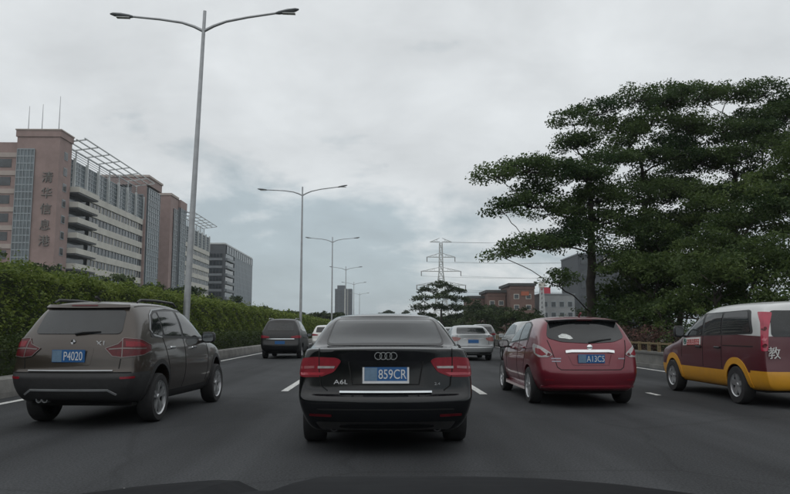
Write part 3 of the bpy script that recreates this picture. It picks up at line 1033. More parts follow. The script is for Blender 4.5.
def add_plate(car, x, y, z, text=None, frame=None, w=0.44, h=0.14, tilt=0.0, size=0.115, sx=0.86, tx=0.075, blur=True):
    y = min(car.cast((x + a * w / 2, -1, z + b * h / 2), (0, 1, 0))[0].y for a in (-1, 0, 1) for b in (-1, 0, 1)) - 0.012
    o = MB().box(-w / 2, w / 2, -0.006, 0.012, -h / 2, h / 2).build('license_plate', M_plate, car.root, loc=(x, y, z))
    o.rotation_euler = (tilt, 0, 0)
    if frame:
        f = MB(); a, b = w / 2 + 0.018, h / 2 + 0.016
        f.box(-a, a, -0.010, 0.014, -b - 0.008, -h / 2 + 0.001).box(-a, -w / 2 + 0.001, -0.010, 0.014, -h / 2 + 0.002, b * 0.8).box(w / 2 - 0.001, a, -0.010, 0.014, -h / 2 + 0.002, b * 0.8)
        f.build('plate_frame', frame, o)
    if blur:
        MB().box(-w / 2 + 0.004, -w / 2 + 0.30 * w, -0.0085, -0.002, -h / 2 + 0.005, h / 2 - 0.005).build('blurred_patch', M_platel, o)
    if text:
        lettering('plate_characters', text, size, M_platew, o, (tx, -0.0085, 0), 'rear', sx, 0.001)
    return o

def add_wiper(car, pivot, tip, mat=None):
    """rear wiper: arm lying along the glass"""
    h0, n0 = car.cast((pivot[0], -1, pivot[1]), (0, 1, 0)); h1, n1 = car.cast((tip[0], -1, tip[1]), (0, 1, 0))
    m = MB()
    m.tube([h0 + n0 * 0.015, h0.lerp(h1, 0.35) + n0 * 0.035, h1 + n1 * 0.022], [0.016, 0.009, 0.005], 6)
    m.bar(h0.lerp(h1, 0.22) + n1 * 0.016, h1 + n1 * 0.016, 0.014, 0.010)
    m.build('wiper', M_black, car.root)

def add_handle(car, y, z, side, mat):
    h, n = car.cast((side * 2, y, z), (-side, 0, 0))
    m = MB()
    rings = [[Vector(h) + Vector((side * 0.028, dy, 0)) + Vector((side * 0.016 * math.cos(a), 0, 0.019 * math.sin(a))) * f for a in [2 * math.pi * q / 8 for q in range(8)]]
             for dy, f in ((-0.11, 0.4), (-0.09, 1), (0.09, 1), (0.11, 0.4))]
    loft(m, rings)
    m.bar(h + Vector((0, -0.09, 0)), h + Vector((side * 0.03, -0.09, 0)), 0.03); m.bar(h + Vector((0, 0.09, 0)), h + Vector((side * 0.03, 0.09, 0)), 0.03)
    m.build('door_handle', mat, car.root, 40)

def underside(car, hw, y0, y1, z):
    MB().box(-hw, hw, y0, y1, z, z + 0.10).build('underbody', M_under, car.root)

def sd(k):  # edge along the car at row k on the flanks
    return lambda a, b: a[1] == b[1] == k and a[2] == b[2] and a[2] in (0, 5) and a[0] != b[0]
def rearrow(k):  # edge across the rear face at row k
    return lambda a, b: a[0] == b[0] == 0 and a[1] == b[1] == k
def rearcorner(a, b):
    return a[0] == b[0] == 0 and a[2] == b[2] and a[2] in (0, 5)

# ------------------------------------------------------------------ black sedan straight ahead
def sedan_spec(L=5.0, W=1.86, k=1.0):
    hw = W / 2
    s = L / 5.0
    ys = [0.0, 0.10 * s, 0.36 * s, 0.74 * s, 1.35 * s, 2.1 * s, 2.85 * s, 3.55 * s, 4.15 * s, 4.7 * s, 4.98 * s]
    return dict(cat='car', ys=ys, rowf=[0.84, 0.955, 1.0, 1.0, 0.985, 0.925],
        plan=[(0, hw * 0.93), (0.10 * s, hw * 0.975), (0.4 * s, hw * 1.0), (1.2 * s, hw * 1.015), (3.6 * s, hw * 1.0), (4.4 * s, hw * 0.96), (4.8 * s, hw * 0.86), (L, hw * 0.78)],
        zrow=[[(0, 0.26), (0.4, 0.20), (L - 0.5, 0.18), (L, 0.22)], [(0, 0.40), (L, 0.36)], [(0, 0.575), (1.0, 0.56), (L, 0.52)],
              [(0, 0.632), (0.10, 0.64), (1.0, 0.66), (L, 0.60)], [(0, 0.90), (1.2, 0.86), (L - 1.4, 0.80), (L, 0.64)],
              [(0, 1.055), (0.10, 1.075), (0.74, 1.07), (1.3, 1.01), (3.5, 0.97), (L - 0.6, 0.84), (L, 0.70)]],
        rear_dy=[0.10, 0.01, 0.0, 0.080, 0.098, 0.085], rear_bulge=0.13, rear_w=[0.95, 0.98, 1.0, 0.985, 0.95, 0.90],
        front_dy=[-0.08, 0, 0, 0, -0.03, -0.1], front_bulge=0.16,
        g=(3, 7), rw_bulge=0.14, ws_bulge=0.2, deck_crown=0.028, roof_crown=0.055,
        up=[[(1.05 * s, 0.765, 1.235 * k), (1.45 * s, 0.79, 1.25 * k), (2.15 * s, 0.79, 1.26 * k), (2.75 * s, 0.78, 1.25 * k), (3.15 * s, 0.76, 1.22 * k)],
            [(1.42 * s, 0.635, 1.405 * k), (1.75 * s, 0.655, 1.435 * k), (2.2 * s, 0.665, 1.445 * k), (2.55 * s, 0.655, 1.435 * k), (2.75 * s, 0.63, 1.40 * k)]],
        crease=[(rearrow(2), 0.35), (rearrow(3), 0.5), (sd(2), 0.25), (rearrow(5), 0.6), (sd(5), 0.35), (rearcorner, 0.2)],
        axles=(1.06 * s, 1.06 * s + 2.93 * s), arch_r=0.365, wheel_r=0.335)

c = Car('black_sedan', (0.06, 7.45, 0), 'shiny black sedan straight ahead with white framed blue plate', sedan_spec(5.0, 1.86), paint('black_paint', (0.005, 0.0056, 0.0068), 0.0, 0.10, 0.0))
c.split('rear_bumper', [((0, 0, 0.628), (0, 0, 1)), ((0, 0.62, 0), (0, 1, 0))], lambda p: p.y < 0.62 and p.z < 0.628, c.mat)
c.split('boot_lid', [((0, 0.80, 0), (0, 1, 0)), ((0.70, 0, 0), (1, 0, 0)), ((-0.70, 0, 0), (1, 0, 0))], lambda p: p.y < 0.80 and p.z > 0.628 and abs(p.x) < 0.70, c.mat)
c.shell('rear_window_seal', rounded([(-0.68, 1.100), (0.68, 1.100), (0.605, 1.402), (-0.605, 1.402)], 0.07), 'rear', M_black, 0.003)
c.shell('rear_window', rounded([(-0.655, 1.112), (0.655, 1.112), (0.582, 1.390), (-0.582, 1.390)], 0.06), 'rear', M_glassl, 0.008)
for sx in (-1, 1):
    D = (-0.30 * sx, 1, 0)
    lam = [(sx * 0.40, 0.2, 0.955), (sx * 0.46, 0.2, 0.985), (sx * 0.72, 0.2, 0.992), (sx * 0.84, 0.24, 0.975), (sx * 0.865, 0.28, 0.90), (sx * 0.86, 0.26, 0.80),
           (sx * 0.82, 0.2, 0.785), (sx * 0.62, 0.2, 0.79), (sx * 0.48, 0.2, 0.84)]
    o = c.shell('tail_lamp', rounded(lam, 0.03, 3), D, M_lampred, 0.010, res=0.03)
    c.shell('lamp_bar', [(sx * 0.47, 0.2, 0.900), (sx * 0.66, 0.2, 0.900), (sx * 0.66, 0.2, 0.875), (sx * 0.48, 0.2, 0.878)], D, M_lampwh, 0.013, o, 0.04)
    c.shell('lamp_bar', [(sx * 0.70, 0.2, 0.902), (sx * 0.84, 0.24, 0.895), (sx * 0.84, 0.24, 0.868), (sx * 0.70, 0.2, 0.877)], D, pm('pink_lamp_lens', (0.30, 0.10, 0.11), 0.15, coat=1), 0.013, o, 0.04)
    c.shell('lamp_base', [(sx * 0.56, 0.2, 0.835), (sx * 0.84, 0.24, 0.832), (sx * 0.83, 0.24, 0.806), (sx * 0.62, 0.2, 0.806)], D, pm('bright_red_lens', (0.34, 0.018, 0.035), 0.15, coat=1), 0.013, o, 0.04)
    c.strip('boot_gap', [(sx * 0.69, 0.2, 1.07), (sx * 0.685, 0.2, 0.86), (sx * 0.665, 0.2, 0.70), (sx * 0.60, 0.2, 0.655)], 0.010, (0, 1, 0), M_seam, 0.012)
    c.shell('side_window', rounded([(1.25, 1.07), (3.0, 1.03), (2.62, 1.34), (2.2, 1.37), (1.72, 1.36)], 0.06), 'left' if sx < 0 else 'right', M_glass, 0.006)
    c.strip('window_trim', [(1.2, 1.055), (1.7, 1.375), (2.2, 1.388), (2.64, 1.355), (3.05, 1.02)], 0.02, 'left' if sx < 0 else 'right', M_chrome, 0.006)
    c.strip('door_gap', [(1.98, 0.35), (2.02, 1.0)], 0.01, 'left' if sx < 0 else 'right', M_seam, 0.003)
    add_handle(c, 1.85, 0.88, sx, c.mat); add_handle(c, 2.9, 0.86, sx, c.mat)
    add_mirror(c, sx * 0.90, 3.0, 0.99, sx, c.mat)
    MB().lathe([(0.036, 0), (0.045, 0.0), (0.045, 0.16), (0.036, 0.16)], 'y', 20, (sx * 0.53, 0.055, 0.28), closed=True).build('exhaust_tip', M_rimd, c.root, 40)
    c.shell('bumper_reflector', rounded([(sx * 0.55, 0.395), (sx * 0.78, 0.40), (sx * 0.78, 0.425), (sx * 0.55, 0.42)], 0.01), 'rear', M_lampdk, 0.004)
c.shell('plate_panel', rounded([(-0.37, 0.945), (0.37, 0.945), (0.33, 0.715), (-0.33, 0.715)], 0.05), 'rear', c.mat, 0.006)
c.strip('plate_panel_edge', [(-0.385, 0.95), (-0.34, 0.715), (0.34, 0.715), (0.385, 0.95)], 0.012, 'rear', M_seam, 0.008)
add_plate(c, 0.0, 0.015, 0.822, '859CR', M_platew, 0.44, 0.14, 0.0, 0.135, 0.76, 0.068)
for sx in (-1, 1):
    MB().tube([(sx * 0.15, 0.0, 0.915), (sx * 0.15, 0.03, 0.915)], 0.012, 8).build('plate_lamp', M_lampwh, c.root)
rg = MB()
for k in range(4):
    a, b = [], 0.036
    cx_ = (k - 1.5) * 0.052
    h, n = c.cast((cx_, -1, 1.005), (0, 1, 0))
    rg.tube([(cx_ + b * math.cos(t), h.y - 0.012, 1.005 + b * math.sin(t)) for t in np.linspace(0, 2 * math.pi, 25)], 0.0060, 6)
rg.build('ring_emblem', M_chrome, c.root, 60)
lettering('badge', 'A6L', 0.062, pm('bright_badge', (0.62, 0.63, 0.64), 0.35, metal=0.2), c.root, (-0.46, c.cast((-0.46, -1, 0.745), (0, 1, 0))[0].y - 0.006, 0.742), 'rear', 1.45, 0.004)
lettering('badge', '2.4', 0.038, M_galv, c.root, (0.53, c.cast((0.53, -1, 0.725), (0, 1, 0))[0].y - 0.006, 0.722), 'rear', 1.3, 0.003)
c.strip('chrome_strip', [(-0.47, 0.642), (0.47, 0.642)], 0.020, 'rear', M_chrome, 0.020, thick=0.02)
c.strip('bumper_crease', [(-0.70, 0.47), (0.70, 0.47)], 0.012, 'rear', M_seam, 0.003)
c.shell('bumper_valance', rounded([(-0.72, 0.345), (0.72, 0.345), (0.66, 0.262), (-0.66, 0.262)], 0.03), 'rear', M_plastic, 0.006)
c.strip('roof_seam', [(-0.55, 1.43), (0.55, 1.43)], 0.012, 'rear', M_seam, 0.003)
c.finish()
underside(c, 0.72, 0.35, 4.7, 0.19)
add_wheels(c, 0.80, 0.335, 0.225, 0.24, 5, True, 0.035)

# ------------------------------------------------------------------ brown crossover on the left
def crossover_spec(L=4.45, W=1.80, H=1.53):
    hw = W / 2; s = L / 4.45; q = H / 1.53
    ys = [0.0, 0.14 * s, 0.5 * s, 1.15 * s, 1.8 * s, 2.4 * s, 3.1 * s, 3.7 * s, 4.2 * s, L]
    return dict(cat='car', ys=ys, rowf=[0.86, 0.965, 1.0, 1.0, 0.985, 0.94],
        plan=[(0, hw * 0.90), (0.14, hw * 0.965), (0.6, hw * 1.0), (2.0, hw * 1.0), (3.2, hw * 1.0), (L - 0.5, hw * 0.94), (L - 0.2, hw * 0.86), (L, hw * 0.76)],
        zrow=[[(0, 0.33), (0.6, 0.24), (L - 0.6, 0.22), (L, 0.26)], [(0, 0.44), (L, 0.40)], [(0, 0.60), (1.0, 0.58), (L, 0.54)],
              [(0, 0.69), (1.0, 0.68), (L, 0.62)], [(0, 0.88), (1.2, 0.86), (L - 1.2, 0.82), (L, 0.68)],
              [(0, 1.045), (1.2, 1.015), (3.0, 0.985), (3.7, 0.93), (L, 0.74)]],
        rear_dy=[0.10, 0.02, 0.0, 0.06, 0.075, 0.15], rear_bulge=0.11, rear_w=[0.94, 0.97, 1.0, 0.98, 0.97, 0.94],
        front_dy=[-0.08, 0, 0, 0, -0.03, -0.1], front_bulge=0.16,
        g=(0, 6), rw_bulge=0.11, ws_bulge=0.2, deck_crown=0.03, roof_crown=0.045,
        up=[[(0.31 * s, 0.715, 1.25 * q), (0.44 * s, 0.745, 1.26 * q), (0.8 * s, 0.765, 1.27 * q), (1.35 * s, 0.775, 1.27 * q), (1.9 * s, 0.775, 1.265 * q), (2.4 * s, 0.77, 1.25 * q), (2.72 * s, 0.75, 1.22 * q)],
            [(0.47 * s, 0.59, 1.45 * q), (0.62 * s, 0.615, 1.475 * q), (0.95 * s, 0.635, 1.49 * q), (1.4 * s, 0.64, 1.495 * q), (1.8 * s, 0.64, 1.485 * q), (2.1 * s, 0.63, 1.465 * q), (2.3 * s, 0.61, 1.43 * q)]],
        crease=[(rearrow(2), 0.5), (rearrow(3), 0.35), (sd(5), 0.35), (rearcorner, 0.15), (rearrow(7), 0.45), (sd(3), 0.15)],
        axles=(0.86 * s, 0.86 * s + 2.76 * s), arch_r=0.375, wheel_r=0.335)

c = Car('brown_crossover', (-4.02, 9.5, 0), 'dark brown crossover with roof rails in the left lane', crossover_spec(), paint('brown_paint', (0.048, 0.038, 0.031), 0.45, 0.3, 0.6), rz=R(-3.8))
c.root.scale = (0.98, 1.0, 1.10)
c.split('rear_bumper', [((0, 0, 0.655), (0, 0, 1)), ((0, 0.50, 0), (0, 1, 0))], lambda p: p.y < 0.50 and p.z < 0.655, M_plastic)
c.split('sill_cladding', [((0, 0, 0.36), (0, 0, 1))], lambda p: p.z < 0.36, M_plastic)
c.split('tailgate', [((0.66, 0, 0), (1, 0, 0)), ((-0.66, 0, 0), (1, 0, 0)), ((0, 0.5, 0), (0, 1, 0))], lambda p: p.y < 0.5 and abs(p.x) < 0.66 and p.z > 0.655, c.mat)
# arch cladding rings, both sides
def arch_trim(c, mat, width, off, a0=-10, a1=190, rad=None):
    for sx in (-1, 1):
        for y in c.sp['axles']:
            r = (rad or c.sp['arch_r']) + width / 2
            pts = [(y + r * math.cos(R(a)), max(0.30, c.sp['wheel_r'] + 0.015 + r * math.sin(R(a)))) for a in np.linspace(a0, a1, 25)]
            c.strip('arch_trim', pts, width, 'left' if sx < 0 else 'right', mat, off, thick=0.02)
arch_trim(c, M_plastic, 0.06, 0.008)
c.shell('rear_window', rounded([(-0.60, 1.105), (0.60, 1.105), (0.555, 1.40), (-0.555, 1.40)], 0.07), 'rear', M_glassl, 0.008)
sv = lambda s: 'left' if s < 0 else 'right'
for sx in (-1, 1):
    D = (-0.62 * sx, 1, 0)
    lam = [(sx * 0.40, 0.1, 0.935), (sx * 0.58, 0.1, 0.985), (sx * 0.64, 0.15, 1.055), (sx * 0.80, 0.3, 1.04), (sx * 0.90, 0.46, 0.97), (sx * 0.905, 0.46, 0.90), (sx * 0.84, 0.3, 0.855),
           (sx * 0.62, 0.12, 0.83), (sx * 0.50, 0.1, 0.845)]
    o = c.shell('tail_lamp', rounded(lam, 0.02, 3), D, M_lampdk, 0.010, res=0.03)
    c.strip('lamp_outline', lam + [lam[0]], 0.009, D, pm('lamp_edge', (0.15, 0.13, 0.125), 0.3, metal=0.4), 0.014, o)
    c.strip('lamp_divider', [(sx * 0.625, 0.14, 1.05), (sx * 0.62, 0.12, 0.835)], 0.012, D, pm('lamp_edge', (0.15, 0.13, 0.125)), 0.015, o)
    c.strip('lamp_bar', [(sx * 0.45, 0.1, 0.925), (sx * 0.62, 0.12, 0.935), (sx * 0.86, 0.36, 0.93)], 0.014, D, pm('lamp_edge', (0.15, 0.13, 0.125)), 0.0135, o)
    c.shell('lamp_cell', [(sx * 0.66, 0.15, 1.02), (sx * 0.78, 0.3, 1.01), (sx * 0.85, 0.4, 0.96), (sx * 0.66, 0.15, 0.955)], D, M_lampred, 0.012, o, 0.03)
    c.shell('reflector', rounded([(sx * 0.60, 0.1, 0.582), (sx * 0.80, 0.14, 0.588), (sx * 0.80, 0.14, 0.612), (sx * 0.60, 0.1, 0.606)], 0.008), D, M_lampred, 0.006)
    V = sv(sx)
    c.shell('window_surround', rounded([(0.60, 1.06), (3.02, 1.015), (2.52, 1.36), (2.2, 1.425), (1.5, 1.445), (0.92, 1.41), (0.66, 1.20)], 0.10), V, M_black, 0.004)
    c.shell('quarter_window', rounded([(0.66, 1.10), (1.05, 1.085), (1.05, 1.385), (0.90, 1.36), (0.72, 1.20)], 0.07), V, M_glass, 0.008)
    c.shell('rear_door_window', rounded([(1.10, 1.085), (1.83, 1.07), (1.80, 1.41), (1.10, 1.395)], 0.04), V, M_glass, 0.008)
    c.shell('front_door_window', rounded([(1.92, 1.07), (2.86, 1.045), (2.44, 1.345), (2.15, 1.395), (1.90, 1.405)], 0.04), V, M_glass, 0.008)
    c.strip('window_trim', [(1.0, 1.062), (0.72, 1.09), (0.635, 1.16), (0.80, 1.35), (0.95, 1.41), (1.5, 1.45), (2.2, 1.432), (2.55, 1.36)], 0.022, V, M_galv, 0.008)
    c.strip('door_gap', [(1.87, 0.37), (1.90, 0.95), (1.87, 1.06)], 0.014, V, M_seam, 0.003)
    c.strip('door_gap', [(1.02, 1.06), (1.12, 0.85), (1.22, 0.60), (1.28, 0.40)], 0.014, V, M_seam, 0.003)
    c.strip('door_gap', [(3.02, 0.98), (3.06, 0.75), (2.98, 0.40)], 0.014, V, M_seam, 0.003)
    add_handle(c, 1.30, 0.925, sx, M_chrome); add_handle(c, 2.25, 0.905, sx, M_chrome)
    add_mirror(c, sx * 0.86, 2.72, 1.045, sx, M_black, 0.23, 0.17)
    # roof rail
    rp = [(sx * 0.60, y, 1.50 + dz) for y, dz in ((0.62, 0.0), (0.74, 0.035), (1.3, 0.045), (2.0, 0.035), (2.16, -0.02))]
    MB().tube(rp, [0.012, 0.018, 0.018, 0.018, 0.012], 8).build('roof_rail', M_black, c.root, 60)
c.strip('tailgate_chrome', [(-0.57, 0.675), (0.57, 0.675)], 0.016, 'rear', M_galv, 0.016, thick=0.02)
for sx in (-1, 1): c.strip('tailgate_gap', [(sx * 0.652, 0.815), (sx * 0.64, 0.70)], 0.012, 'rear', M_seam, 0.004)
c.strip('bumper_gap', [(-0.80, 0.657), (0.80, 0.657)], 0.012, 'rear', M_seam, 0.005)
c.strip('spoiler_edge', [(-0.57, 1.425), (0.57, 1.425)], 0.05, 'rear', c.mat, 0.04, thick=0.05)
c.strip('brake_lamp', [(-0.18, 1.43), (0.18, 1.43)], 0.018, 'rear', M_lampdk, 0.046)
c.shell('plate_recess', rounded([(-0.30, 0.955), (0.30, 0.955), (0.27, 0.735), (-0.27, 0.735)], 0.04), 'rear', c.mat, 0.003)
add_plate(c, -0.02, 0.012, 0.85, 'P4020', None, 0.44, 0.145, 0, 0.145, 0.72, 0.066)
h, n = c.cast((0, -1, 1.015), (0, 1, 0))
em = MB().lathe([(0.001, -0.006), (0.030, -0.006), (0.034, 0.004)], 'y', 24, (0, h.y - 0.006, 1.012)).build('round_emblem', M_black, c.root, 40)
for a0 in (0, 180):
    mm = MB(); mm.poly([(0, h.y - 0.0135, 1.012)] + [(0.031 * math.cos(R(a)), h.y - 0.0135, 1.012 + 0.031 * math.sin(R(a))) for a in np.linspace(a0, a0 + 90, 8)])
    mm.build('emblem_quarter', M_platew, em)
lettering('badge', 'X1', 0.075, pm('bright_badge', (0.62, 0.63, 0.64), 0.35, metal=0.2), c.root, (0.36, c.cast((0.36, -1, 1.0), (0, 1, 0))[0].y - 0.006, 1.000), 'rear', 1.5, 0.004)
c.strip('skid_plate_edge', [(-0.62, 0.40), (-0.52, 0.455), (0.52, 0.455), (0.62, 0.40)], 0.022, 'rear', M_galv, 0.012, thick=0.02)
for x in (-0.44, -0.36):
    MB().lathe([(0.03, 0), (0.038, 0), (0.038, 0.14), (0.03, 0.14)], 'y', 18, (x, 0.05, 0.335), closed=True).build('exhaust_tip', M_galv, c.root, 40)
add_wiper(c, (0.0, 1.10), (0.33, 1.125))
MB().bar((0.0, 0.75, 1.535), (0.0, 0.62, 1.575), 0.035, 0.02).build('antenna_fin', M_black, c.root)
c.finish()
underside(c, 0.70, 0.35, 4.2, 0.24)
add_wheels(c, 0.785, 0.335, 0.235, 0.225, 5, True, 0.030)

# ------------------------------------------------------------------ red hatchback on the right
def hatch_spec(L=4.30, W=1.76, H=1.52):
    sp = crossover_spec(L, W, H)
    s, hw = L / 4.45, W / 2
    sp['zrow'] = [[(0, 0.27), (0.6, 0.20), (L - 0.6, 0.18), (L, 0.22)], [(0, 0.40), (L, 0.36)], [(0, 0.57), (1.0, 0.56), (L, 0.52)],
                  [(0, 0.70), (1.0, 0.70), (L, 0.62)], [(0, 0.90), (1.2, 0.87), (L - 1.2, 0.80), (L, 0.66)],
                  [(0, 1.05), (1.2, 1.03), (2.9, 0.97), (3.6, 0.90), (L, 0.70)]]
    sp['rear_dy'] = [0.07, 0.01, 0.0, 0.03, 0.07, 0.15]
    sp['rear_bulge'] = 0.17
    sp['up'] = [[(0.33, 0.73, 1.24), (0.44, 0.755, 1.255), (0.8, 0.77, 1.26), (1.3, 0.775, 1.26), (1.85, 0.77, 1.25), (2.35, 0.76, 1.22), (2.72, 0.74, 1.18)],
                [(0.42, 0.60, 1.43), (0.57, 0.62, 1.46), (0.9, 0.635, 1.475), (1.35, 0.64, 1.48), (1.75, 0.635, 1.465), (2.05, 0.62, 1.435), (2.25, 0.60, 1.39)]]
    sp['axles'] = (0.80, 3.50); sp['arch_r'] = 0.345; sp['wheel_r'] = 0.315
    sp['crease'] = [(rearrow(2), 0.25), (sd(5), 0.3), (rearcorner, 0.1), (rearrow(7), 0.6), (rearrow(5), 0.15)]
    return sp

c = Car('red_hatchback', (3.48, 11.95, 0), 'wine red hatchback with chrome boot strip in the right lane', hatch_spec(), paint('wine_red_paint', (0.150, 0.010, 0.022), 0.3, 0.3, 0.7))
c.split('rear_bumper', [((0, 0, 0.60), (0, 0, 1)), ((0, 0.45, 0), (0, 1, 0))], lambda p: p.y < 0.45 and p.z < 0.60, c.mat)
c.split('tailgate', [((0.60, 0, 0), (1, 0, 0)), ((-0.60, 0, 0), (1, 0, 0)), ((0, 0.5, 0), (0, 1, 0))], lambda p: p.y < 0.5 and abs(p.x) < 0.60 and p.z > 0.60, c.mat)
c.shell('rear_window', rounded([(-0.66, 1.14), (-0.45, 1.07), (0.0, 1.045), (0.45, 1.07), (0.66, 1.14), (0.585, 1.415), (-0.585, 1.415)], 0.06), 'rear', M_glass, 0.008)
# overhanging spoiler
sp_ = MB()
ring = []
for x in np.linspace(-0.60, 0.60, 13):
    t = 1 - (x / 0.62) ** 2
    y, z = 0.27 - 0.05 * t, 1.425 + 0.030 * t
    ring.append([(x, y, z), (x, y + 0.02, z - 0.030), (x, y + 0.32, z - 0.012), (x, y + 0.34, z + 0.022)])
loft(sp_, ring)
so = sp_.build('roof_spoiler', M_black, c.root, 40)
MB().box(-0.13, 0.13, 0.222, 0.24, 1.435, 1.447).build('brake_lamp', M_lampdk, so)
for sx in (-1, 1):
    D = (-0.75 * sx, 1, 0)
    lam = [(sx * 0.56, 0.08, 0.86), (sx * 0.60, 0.1, 0.90), (sx * 0.74, 0.2, 1.00), (sx * 0.86, 0.42, 1.04), (sx * 0.885, 0.46, 0.99), (sx * 0.86, 0.32, 0.88), (sx * 0.78, 0.16, 0.82), (sx * 0.64, 0.08, 0.82)]
    o = c.shell('tail_lamp', rounded(lam, 0.02, 3), D, M_lampwh, 0.010, res=0.03)
    c.shell('red_cell', [(sx * 0.66, 0.1, 0.862), (sx * 0.76, 0.18, 0.955), (sx * 0.83, 0.3, 0.97), (sx * 0.825, 0.25, 0.88), (sx * 0.74, 0.12, 0.842)], D, M_lampred, 0.014, o, 0.03)
    c.shell('inner_cell', [(sx * 0.585, 0.08, 0.868), (sx * 0.635, 0.1, 0.893), (sx * 0.655, 0.1, 0.845), (sx * 0.615, 0.08, 0.838)], D, M_lampdk, 0.014, o, 0.03)
    V = sv(sx)
    c.shell('window_surround', rounded([(0.92, 1.10), (2.95, 1.00), (2.40, 1.355), (2.0, 1.41), (1.4, 1.425), (1.02, 1.36)], 0.08), V, M_black, 0.004)
    c.shell('rear_door_window', rounded([(1.05, 1.125), (1.72, 1.085), (1.72, 1.395), (1.38, 1.40), (1.10, 1.335)], 0.05), V, M_glassl, 0.008)
    c.shell('front_door_window', rounded([(1.80, 1.08), (2.78, 1.03), (2.33, 1.325), (2.02, 1.375), (1.80, 1.39)], 0.04), V, M_glassl, 0.008)
    c.strip('door_gap', [(1.76, 0.34), (1.78, 0.9), (1.76, 1.07)], 0.014, V, M_seam, 0.003)
    c.strip('door_gap', [(0.98, 1.10), (1.03, 0.95), (1.16, 0.65), (1.22, 0.36)], 0.014, V, M_seam, 0.003)
    c.strip('door_gap', [(2.92, 1.0), (2.94, 0.75), (2.86, 0.38)], 0.014, V, M_seam, 0.003)
    c.strip('side_crease', [(0.55, 0.965), (1.6, 0.935), (2.7, 0.90)], 0.016, V, c.mat, 0.012)
    add_handle(c, 1.22, 0.955, sx, c.mat); add_handle(c, 2.1, 0.93, sx, c.mat)
    add_mirror(c, sx * 0.86, 2.66, 1.00, sx, M_black, 0.22, 0.165)
    MB().box(sx * 0.815 - 0.04, sx * 0.815 + 0.04, 1.18, 3.1, 0.205, 0.275).build('side_skirt', c.mat, c.root)
sk = MB(); ring = []
for x in np.linspace(-0.78, 0.78, 15):
    h, n = c.cast((x, -1, 0.35), (0, 1, 0)); y = h.y
    ring.append([(x, y - 0.035, 0.315), (x, y - 0.045, 0.345), (x, y + 0.03, 0.375), (x, y + 0.10, 0.30)])
loft(sk, ring); sk.build('bumper_lip', c.mat, c.root, 40)
c.strip('chrome_garnish', [(-0.40, 0.905), (-0.3, 0.918), (0.3, 0.918), (0.40, 0.905)], 0.045, 'rear', M_chrome, 0.030, thick=0.03)
for sx in (-1, 1):
    c.strip('tailgate_gap', [(sx * 0.66, 1.10), (sx * 0.60, 0.86), (sx * 0.55, 0.66), (sx * 0.50, 0.625)], 0.012, 'rear', M_seam, 0.004)
    c.shell('bumper_reflector', rounded([(sx * 0.60, 0.44), (sx * 0.74, 0.445), (sx * 0.74, 0.465), (sx * 0.60, 0.46)], 0.008), 'rear', M_lampred, 0.006)
c.strip('bumper_gap', [(-0.50, 0.62), (0.50, 0.62)], 0.012, 'rear', M_seam, 0.004)
c.strip('plate_niche_edge', [(-0.36, 0.86), (-0.30, 0.705), (0.30, 0.705), (0.36, 0.86)], 0.018, 'rear', c.mat, 0.012)
add_plate(c, 0.0, -0.095, 0.80, 'A13C5', None, 0.44, 0.14, 0.05, 0.14, 0.74, 0.066)
h, n = c.cast((0, -1, 0.985), (0, 1, 0))
MB().lathe([(0.001, -0.010), (0.036, -0.008), (0.046, 0.0), (0.046, 0.01)], 'y', 24, (0, h.y - 0.008, 0.985)).build('round_emblem', M_chrome, c.root, 40)
for x, z, t in ((-0.56, 0.80, 0.11), (-0.56, 0.755, 0.10), (0.52, 0.80, 0.08)):
    c.strip('badge', [(x - t * 0.7, z), (x + t * 0.7, z)], 0.020, 'rear', pm('dull_chrome_badge', (0.28, 0.26, 0.30), 0.4, metal=0.6), 0.006)
stk = [(-0.47, 1.165), (-0.40, 1.20), (-0.33, 1.195), (-0.27, 1.165), (-0.24, 1.12), (-0.30, 1.11), (-0.38, 1.125), (-0.46, 1.13)]
c.shell('window_sticker', stk, 'rear', pm('white_sticker', (0.55, 0.57, 0.55), 0.6, var=0.3, scale=25), 0.011, res=0.03)
add_wiper(c, (0.0, 1.055), (0.40, 1.11))
MB().bar((0.05, 0.75, 1.515), (0.05, 0.62, 1.57), 0.03, 0.02).build('antenna_fin', c.mat, c.root)
c.finish()
underside(c, 0.68, 0.30, 4.0, 0.20)
add_wheels(c, 0.775, 0.315, 0.215, 0.20, 5, True, 0.034)

